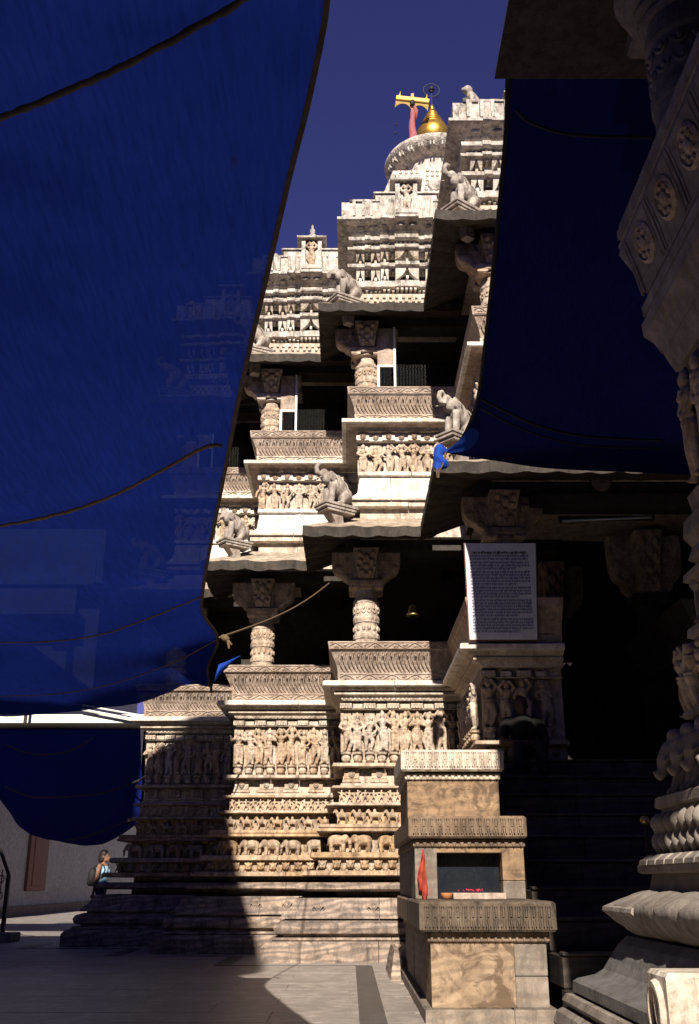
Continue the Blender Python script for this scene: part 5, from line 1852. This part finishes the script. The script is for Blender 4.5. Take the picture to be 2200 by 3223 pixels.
rows2.append(bot2)
V2, F2, nr2 = sheet(rows2, 40, 6, .012, 1.1)
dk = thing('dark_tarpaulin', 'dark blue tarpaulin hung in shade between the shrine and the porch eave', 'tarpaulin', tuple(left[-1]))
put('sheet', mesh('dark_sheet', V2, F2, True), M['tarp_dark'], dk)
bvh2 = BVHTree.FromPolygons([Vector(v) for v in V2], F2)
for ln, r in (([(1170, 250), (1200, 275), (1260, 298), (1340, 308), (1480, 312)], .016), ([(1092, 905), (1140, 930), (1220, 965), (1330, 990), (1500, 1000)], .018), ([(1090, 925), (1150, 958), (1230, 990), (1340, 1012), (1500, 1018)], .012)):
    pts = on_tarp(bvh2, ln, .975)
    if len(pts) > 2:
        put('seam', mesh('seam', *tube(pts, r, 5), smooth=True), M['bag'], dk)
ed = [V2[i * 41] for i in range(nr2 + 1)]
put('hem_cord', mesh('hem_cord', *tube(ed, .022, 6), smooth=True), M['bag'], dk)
# folded corner of the dark sheet, sunlight put into its brighter blue
fa = [at16(1088, 905, 11.0), at16(1090, 960, 11.5), at16(1083, 1000, 11.75), at16(1060, 1022, 11.85), at16(1020, 1028, 11.95)]
fb = [at16(1086, 900, 10.95), at16(1074, 948, 11.4), at16(1052, 988, 11.65), at16(1030, 1010, 11.8), at16(1008, 1024, 11.95)]
V, F = [], []
for i in range(17):
    a, c = catmull(fa, i / 16), catmull(fb, i / 16)
    for j in range(5):
        V.append(a.lerp(c, j / 4) + Vector((0, -.05 * math.sin(math.pi * j / 4), 0)))
for i in range(16):
    for j in range(4):
        q = i * 5 + j
        F.append((q, q + 1, q + 6, q + 5))
put('folded_corner', mesh('folded_corner', V, F, True), M['tarp_rag'], dk)

# crumpled blue rag tied at the corner
rg = at16(1000, 1030, 12.0)
P = [cap(at16(1010, 1024, 12.0), .045, at16(998, 1020, 11.97), .07), cap(at16(998, 1020, 11.97), .075, at16(993, 1040, 11.95), .06),
     cap(at16(993, 1040, 11.95), .06, at16(1006, 1052, 11.95), .07), cap(at16(1006, 1052, 11.95), .06, at16(994, 1060, 11.95), .055), cap(at16(994, 1052, 11.95), .05, at16(991, 1066, 11.95), .03)]
vf = join(P)
vf = [Vector(p) + Vector((noise.noise(Vector(p) * 16), noise.noise(Vector(p) * 16 + Vector((9, 0, 0))), 0)) * .03 for p in vf[0]], vf[1]
rag = thing('blue_rag', 'crumpled bright blue rag knotted at the porch eave corner', 'rag', tuple(rg))
put('cloth', remesh('rag_cloth', vf, .016, 1), M['tarp_rag'], rag)
put('cord', mesh('cord', *tube([at16(1012, 1022, 11.98), at16(1009, 1036, 11.9), at16(1004, 1056, 11.9), at16(996, 1070, 11.92), at16(995, 1084, 11.94)], .012, 5)), M['rope'], rag)
put('cord', mesh('cord', *tube([at16(993, 1062, 11.92), at16(991, 1074, 11.92), at16(993, 1084, 11.94)], .012, 5)), M['rope'], rag)

# unseen sheets added behind and beside the camera to cut ambient light
for nm, lab, (x0, x1, y0, y1, z0, z1) in (('blue_tarpaulin', 'unseen blue tarpaulin added behind the camera to cut ambient light, left of the shrine', (-14, 1.05, -13, -2.2, 3.4, 3.5)), ('blue_tarpaulin', 'unseen blue tarpaulin added right of the shrine to cut ambient light', (5.4, 13, -13, 4.5, 3.7, 3.6))):
    V, F = [], []
    for i in range(13):
        for j in range(13):
            u, v = i / 12, j / 12
            V.append((x0 + (x1 - x0) * u, y0 + (y1 - y0) * v, z0 + (z1 - z0) * v - .5 * math.sin(math.pi * u) * math.sin(math.pi * v)))
    for i in range(12):
        for j in range(12):
            a = i * 13 + j
            F.append((a, a + 1, a + 14, a + 13))
    tag(put(nm, mesh(nm, V, F, True), M['tarp_low']), lab, 'tarpaulin')

# high awning, added unseen to the left, outline shaped to shade the left bays
AZ = 12.0


def lifted(p):
    s = (AZ - p.z) / (-LDIR.z)
    return p - LDIR * s


def onfloor(x16, y16):
    a, b = ray(x16 * 2200 / 1586., y16 * 2200 / 1586.)
    d = -EYE / b
    return Vector((a * d, d, 0))


bd = [at16(332, 1722, 19.75), at16(400, 1668, 19.75), at16(470, 1637, 19.7), at16(522, 1622, 19.6), at16(530, 1700, 17.9), at16(517, 1830, 17.7), at16(535, 1950, 17.35), at16(560, 2050, 17.2), at16(588, 2150, 17.05), onfloor(600, 2200)]
top = [lifted(p) for p in bd]
poly = [Vector((-15, 5.2, AZ)), Vector((-6.6, 5.6, AZ)), Vector((-5.4, 6.6, AZ))] + top + [Vector((top[-1].x - .02, top[-1].y - .5, AZ)), Vector((top[-1].x - .3, top[-1].y - 1.1, AZ)), Vector((top[-1].x - .9, top[-1].y - .8, AZ)), Vector((top[-1].x - 1.5, top[-1].y - .2, AZ)), Vector((-15, top[-1].y + .1, AZ))]
me = mesh('shade_occluder', poly, [tuple(range(len(poly)))])
aw = put('shade_occluder', me, M['canvas'])
aw.modifiers.new('thick', 'SOLIDIFY').thickness = .01
tag(aw, 'unseen canvas awning strung high overhead beyond the left edge', 'occluder')
aw2 = put('shade_occluder', mesh('shade_occluder_strip', [Vector((-11, 8.0, AZ)), Vector((-6.6, 7.6, AZ)), Vector((-5.6, 6.9, AZ)), Vector((-5.2, 9.6, AZ)), Vector((-5.15, 12.05, AZ)), Vector((-7.2, 12.1, AZ)), Vector((-11, 12.05, AZ))], [(0, 1, 2, 3, 4, 5, 6)]), M['canvas'])  # second unseen strip, added to shade the lower tarpaulin
aw2.modifiers.new('thick', 'SOLIDIFY').thickness = .01
tag(aw2, 'narrow unseen canvas strip added to shade the lower tarpaulin, beyond the wider awning', 'occluder')

# ================================================================== far left: wall, house, lean-to, lower tarpaulin, railing
pw = thing('perimeter_wall', 'shaded whitewashed courtyard wall at the far left', 'wall', (-11.2, 40, 0))
put('wall_face', mesh('wall_face', *box(-11.6, -11.0, 23.5, 62, 0, 8.5)), M['plaster'], pw)
put('skirting', mesh('skirting', *box(-10.998, -10.9, 23.5, 62, 0, .28)), M['podium_grey'], pw)
put('coping', mesh('coping', *box(-11.65, -10.94, 23.4, 62, 8.502, 8.7)), M['plaster'], pw)
wp = put('wooden_door', mesh('wooden_door', *join([cbox(-10.99, -10.9, 36.4, 38.6, .75, 3.6, .02), cbox(-10.93, -10.88, 36.9, 38.1, .9, 3.4, .02)])), M['wood'])
tag(wp, 'narrow red-brown wooden door on the white courtyard wall', 'door')
fw = thing('white_house', 'sunlit white house with balconies seen through the blue tarpaulin', 'house', (-16, 44, 0))
put('wall', mesh('wall', *box(-30, -11.7, 46, 56, 0, 17)), M['plaster'], fw)
for z0, x0, x1, d in ((9.7, -24, -12.6, 1.6), (12.6, -24, -12.4, 1.6), (14.1, -24, -11.75, 1.2)):
    put('balcony', mesh('balcony', *join([box(x0, x1, 46 - d, 45.99, z0 - .2, z0), box(x0, x1, 46 - d, 46.12 - d, z0 + .001, z0 + 1.0)])), M['plaster'], fw)
for x in (-13.2, -15.0, -17.5):
    for z in (10.0, 12.9):
        put('window', mesh('window', *box(x - .5, x + .5, 45.94, 45.99, z + .0, z + 1.6)), M['shade_stone'], fw)
bw = put('rear_wall', mesh('rear_wall', *box(-11.0, 14, 62.5, 63, 0, 7)), M['plaster'])
tag(bw, 'low white courtyard wall far behind the temple', 'wall')

lt = thing('lean_to_frame', 'dark steel beam with white fascia carrying the lower blue tarpaulin', 'frame', (-6.4, 23, 3))
p0, p1 = at16(-40, 1653, 23.0), at16(336, 1652, 23.0)
p2 = at16(-40, 1640, 23.0)
put('beam', mesh('beam', *box(p0.x, p1.x, 23.0, 23.12, p0.z, p2.z)), M['shade_steel'], lt)
q0 = at16(-40, 1621, 23.3)
put('fascia', mesh('fascia', *box(p0.x, p1.x - .1, 23.3, 23.34, at16(0, 1646, 23.3).z, q0.z)), M['paint_white'], lt)
put('post', mesh('post', *box(p1.x - .12, p1.x - .02, 23.13, 23.23, 0, p2.z)), M['iron'], lt)
put('post', mesh('post', *box(p0.x, p0.x + .1, 23.13, 23.23, 0, p2.z)), M['iron'], lt)
h_ = at16(56, 1640, 23.0)
put('hanger', mesh('hanger', *box(h_.x - .035, h_.x + .035, 23.0, 23.05, p2.z, q0.z + .4)), M['iron'], lt)
s0, s1 = at16(215, 1615, 23.2), at16(345, 1640, 23.2)
put('stay', mesh('stay', *tube([s0 + Vector((-.3, 0, .05)), s1], .03, 6)), M['paint_white'], lt)
put('stay', mesh('stay', *tube([s0 + Vector((-.3, 0, .15)), s1 + Vector((0, 0, .12))], .02, 6)), M['paint_white'], lt)

tp = [at16(x, 1650, 23.06) for x in (-60, 0, 80, 160, 240, 319)]
r2 = [at16(x, y, 22.8) for x, y in ((-60, 1720), (0, 1722), (80, 1722), (160, 1722), (240, 1720), (320, 1718))]
r3 = [at16(x, y, 22.5) for x, y in ((-50, 1760), (10, 1790), (80, 1800), (160, 1800), (240, 1796), (322, 1780))]
r4 = [at16(x, y, 22.5) for x, y in ((-20, 1790), (30, 1850), (90, 1868), (160, 1875), (240, 1866), (318, 1830))]
r5 = [at16(x, y, 22.7) for x, y in ((0, 1800), (36, 1866), (86, 1897), (160, 1913), (235, 1911), (316, 1868))]
V3, F3, nr3 = sheet([(lambda t, P=P: catmull(P, t)) for P in (tp, r2, r3, r4, r5)], 30, 6, .05, 1.3)
lo = thing('low_blue_tarpaulin', 'smaller blue tarpaulin sagging under the dark beam at lower left', 'tarpaulin', tuple(tp[-1]))
put('sheet', mesh('low_sheet', V3, F3, True), M['tarp_low'], lo)
bvh3 = BVHTree.FromPolygons([Vector(v) for v in V3], F3)
for ln in ([(15, 1690), (60, 1708), (105, 1712), (160, 1703), (215, 1672)], [(12, 1785), (60, 1805), (110, 1809), (190, 1805), (240, 1798), (300, 1776)], [(150, 1906), (200, 1898), (240, 1882), (300, 1860)]):
    pts = on_tarp(bvh3, ln, .99)
    if len(pts) > 2:
        put('rope', mesh('rope', *tube(pts, .018, 5), smooth=True), M['hem'], lo)
put('rope', mesh('rope', *tube([at16(296, 1778, 22.2), at16(318, 1770, 21.8), at16(335, 1757, 21.2)], .018, 5)), M['hem'], lo)

rl = thing('iron_railing', 'dark wrought iron stair railing at the left edge', 'railing', (-6.6, 20.4, 0))
ra, rb = at16(-30, 1905, 20.4), at16(20, 1985, 20.4)
rc_, rd = at16(20, 1985, 20.4), at16(10, 2100, 20.4)
put('handrail', mesh('handrail', *tube([at16(-60, 1860, 20.4), ra, at16(0, 1925, 20.4), rb], .035, 6)), M['iron'], rl)
put('post', mesh('post', *box(rb.x - .035, rb.x + .035, 20.36, 20.44, 0, rb.z)), M['iron'], rl)
for k in range(5):
    x = rb.x - .13 - k * .13
    zt_ = rb.z + .13 * (k + 1) * .72
    put('baluster', mesh('baluster', *tube([(x, 20.4, .1), (x, 20.4, zt_)], .012, 5)), M['iron'], rl)
    for zc_ in (.5, .8, 1.1):
        cpts = [(x + .05 * math.cos(q), 20.39, zc_ + .07 * math.sin(q)) for q in [2 * math.pi * i / 12 for i in range(13)]]
        put('scroll', mesh('scroll', *tube(cpts, .010, 4)), M['iron'], rl)
put('foot_block', mesh('foot_block', *cbox(rb.x - .5, rb.x + .25, 20.1, 20.7, 0, .16, .02)), M['podium_grey'], rl)

# ================================================================== people
def hand(p, d, side, s=1.0, curl=.4):
    """palm and five separate fingers; p wrist, d pointing direction, side sideways vector"""
    d, side = Vector(d).normalized(), Vector(side).normalized()
    up = d.cross(side)
    P = [cap(p, .026 * s, p + d * .075 * s, .036 * s, 8)]
    for i, L in enumerate((.066, .076, .072, .055)):
        b0 = p + d * .085 * s + side * (i - 1.5) * .021 * s
        b1 = b0 + (d + up * curl * .4) * L * .55 * s
        b2 = b1 + (d + up * curl * 1.4).normalized() * L * .5 * s
        P += [cap(b0, .0095 * s, b1, .009 * s, 6), cap(b1, .009 * s, b2, .0075 * s, 6)]
    t0 = p + d * .03 * s - side * .03 * s
    t1 = t0 + (d * .6 - side * .7) * .045 * s
    P += [cap(t0, .012 * s, t1, .0105 * s, 6), cap(t1, .0105 * s, t1 + (d - side * .1) * .035 * s, .008 * s, 6)]
    return join(P)


def head_parts(c, s=1.0):
    """skull, jaw, nose, lips, ears; face towards -Y"""
    c = Vector(c)
    v = lambda x, y, z: c + Vector((x, y, z)) * s
    return [ell(v(0, .01, .02), (.076 * s, .095 * s, .105 * s)), ell(v(0, -.025, -.05), (.058 * s, .068 * s, .062 * s)),
            cap(v(0, -.088, .015), .010 * s, v(0, -.108, -.02), .014 * s, 6), ell(v(0, -.085, -.055), (.026 * s, .014 * s, .010 * s), n=8, m=6),
            ell(v(0, -.078, -.088), (.022 * s, .02 * s, .016 * s), n=8, m=6),
            ell(v(-.03, -.078, .022), (.016 * s, .012 * s, .010 * s), n=8, m=6), ell(v(.03, -.078, .022), (.016 * s, .012 * s, .010 * s), n=8, m=6),
            ell(v(-.078, .01, -.005), (.012 * s, .022 * s, .032 * s), n=8, m=6), ell(v(.078, .01, -.005), (.012 * s, .022 * s, .032 * s), n=8, m=6)]


# woman walking to the right behind the plinth
WXY = (-5.02, 21.85)
wm = thing('person', 'woman in light blue sleeveless top and dark jeans walking past the plinth corner', 'person', (WXY[0], WXY[1], 0))
PINV[wm.name] = Matrix.Identity(4)
wm.rotation_euler = (0, 0, R(80))
wm.scale = (.96, .96, .98)
H0 = 1.565
body = head_parts((0, -.02, H0)) + [cap((0, .01, H0 - .09), .048, (0, .02, 1.42), .052),
        cap((0, .02, 1.33), .125, (0, .02, 1.18), .105), cap((-.09, .02, 1.36), .06, (.09, .02, 1.36), .06), cap((0, .02, 1.15), .11, (0, .02, .98), .14),
        ell((-.06, -.07, 1.27), (.06, .055, .06)), ell((.06, -.07, 1.27), (.06, .055, .06))]
for s, fy, hy in ((-1, -.16, .1), (1, .16, -.06)):
    body += [cap((s * .165, .02, 1.37), .052, (s * .205, .05, 1.10), .042), cap((s * .205, .05, 1.10), .04, (s * .2, .05 + hy * .5, .86), .028),
             hand(Vector((s * .2, .05 + hy * .5, .845)), (0, hy * .3, -1), (0, -1, 0), .95),
             cap((s * .08, .02, .95), .088, (s * .09, .01 + fy * .45, .5), .058), cap((s * .09, .01 + fy * .45, .5), .056, (s * .09, fy * .9 + .02, .1), .038),
             cap((s * .09, fy * .9 + .03, .05), .04, (s * .095, fy * .9 - .13, .035), .032)]
bd_ = put('body', remesh('woman_body', join(body), .014, 2), M['skin'], wm)
topv = [cap((0, .02, 1.31), .135, (0, .02, 1.18), .118), cap((-.10, .02, 1.345), .062, (.10, .02, 1.345), .062), cap((0, .02, 1.16), .12, (0, .02, .985), .152),
        ell((-.06, -.07, 1.27), (.068, .062, .066)), ell((.06, -.07, 1.27), (.068, .062, .066))]
put('sleeveless_top', remesh('woman_top', join(topv), .014, 2), M['top_blue'], wm)
je = [cap((-.06, .02, .95), .115, (.06, .02, .95), .115)]
for s, fy in ((-1, -.16), (1, .16)):
    je += [cap((s * .08, .02, .94), .102, (s * .09, .01 + fy * .45, .5), .074), cap((s * .09, .01 + fy * .45, .5), .072, (s * .09, fy * .9 + .02, .12), .06)]
put('jeans', remesh('woman_jeans', join(je), .014, 2), M['jeans'], wm)
hr_ = [ell((0, .012, H0 + .04), (.092, .108, .105)), ell((0, .06, H0 - .03), (.085, .07, .11)), ell((-.07, .03, H0 - .03), (.025, .055, .09)), ell((.07, .03, H0 - .03), (.025, .055, .09))]
put('hair', remesh('woman_hair', join(hr_), .014, 2), M['hair'], wm)
bp_ = thing('backpack', 'small black backpack worn by the woman in blue', 'backpack', (WXY[0] - .2, WXY[1], 1.0))
PINV[bp_.name] = Matrix.Identity(4)
bp_.location = (WXY[0], WXY[1], 0)
bp_.rotation_euler = wm.rotation_euler
bp_.scale = wm.scale
put('bag', remesh('bag', join([ell((0, .22, 1.17), (.14, .10, .19)), ell((0, .28, 1.08), (.11, .06, .1))]), .02, 1), M['bag'], bp_)
for s in (-1, 1):
    pts = [(s * .1, .17, 1.36), (s * .105, .05, 1.425), (s * .105, -.05, 1.39), (s * .115, -.09, 1.30), (s * .12, -.04, 1.16), (s * .12, .14, 1.08)]
    put('strap', mesh('strap', *tube(pts, .016, 6)), M['bag'], bp_)

# seated man, almost a silhouette in the shade of the porch
MX, MY, MZ = 2.20, 13.02, 2.46
mn = thing('person', 'man in dark clothes sitting in shadow at the top of the stairs', 'person', (MX, MY, MZ))
PINV[mn.name] = Matrix.Identity(4)
hz = .70
body = head_parts((0, -.04, hz)) + [cap((0, -.02, hz - .1), .055, (0, 0, .56), .062), cap((0, 0, .45), .15, (0, .02, .22), .135), cap((-.13, 0, .5), .07, (.13, 0, .5), .07), cap((-.08, .0, .1), .12, (.08, .0, .1), .12)]
for s in (-1, 1):
    kn = Vector((s * .15, -.44, .13)); ft = Vector((s * .14, -.50, -.33))
    el = Vector((s * .27, -.12, .24)); wr = Vector((s * .10, -.36, .20))
    body += [cap((s * .10, -.02, .10), .095, kn, .066), cap(kn, .064, ft, .042), cap(ft + Vector((0, .02, -.04)), .045, ft + Vector((0, -.16, -.065)), .035),
             cap((s * .205, 0, .50), .058, el, .046), cap(el, .044, wr, .03), hand(wr, (-s * .6, -.5, -.1), (0, -.2, 1), 1.0, .6)]
put('body', remesh('man_body', join(body), .015, 2), M['skin_dark'], mn)
sh_ = [cap((0, 0, .45), .165, (0, .02, .20), .155), cap((-.14, 0, .495), .084, (.14, 0, .495), .084), cap((0, .0, .1), .15, (0, .0, .14), .16)]
for s in (-1, 1):
    sh_ += [cap((s * .205, 0, .495), .073, (s * .255, -.08, .30), .066)]
put('shirt', remesh('man_shirt', join(sh_), .016, 2), M['shirt_dark'], mn)
tr3 = [cap((-.08, .0, .085), .125, (.08, .0, .085), .125)]
for s in (-1, 1):
    tr3 += [cap((s * .10, -.02, .10), .105, (s * .15, -.44, .13), .08), cap((s * .15, -.44, .13), .08, (s * .14, -.49, -.28), .062)]
put('trousers', remesh('man_trousers', join(tr3), .016, 2), M['trouser_dark'], mn)
put('hair', remesh('man_hair', join([ell((0, .0, hz + .05), (.084, .10, .088)), ell((0, .04, hz + .0), (.08, .07, .09))]), .015, 1), M['hair'], mn)
for o in (wm, mn, bp_):
    for c in o.children:
        c.matrix_parent_inverse = Matrix.Identity(4)
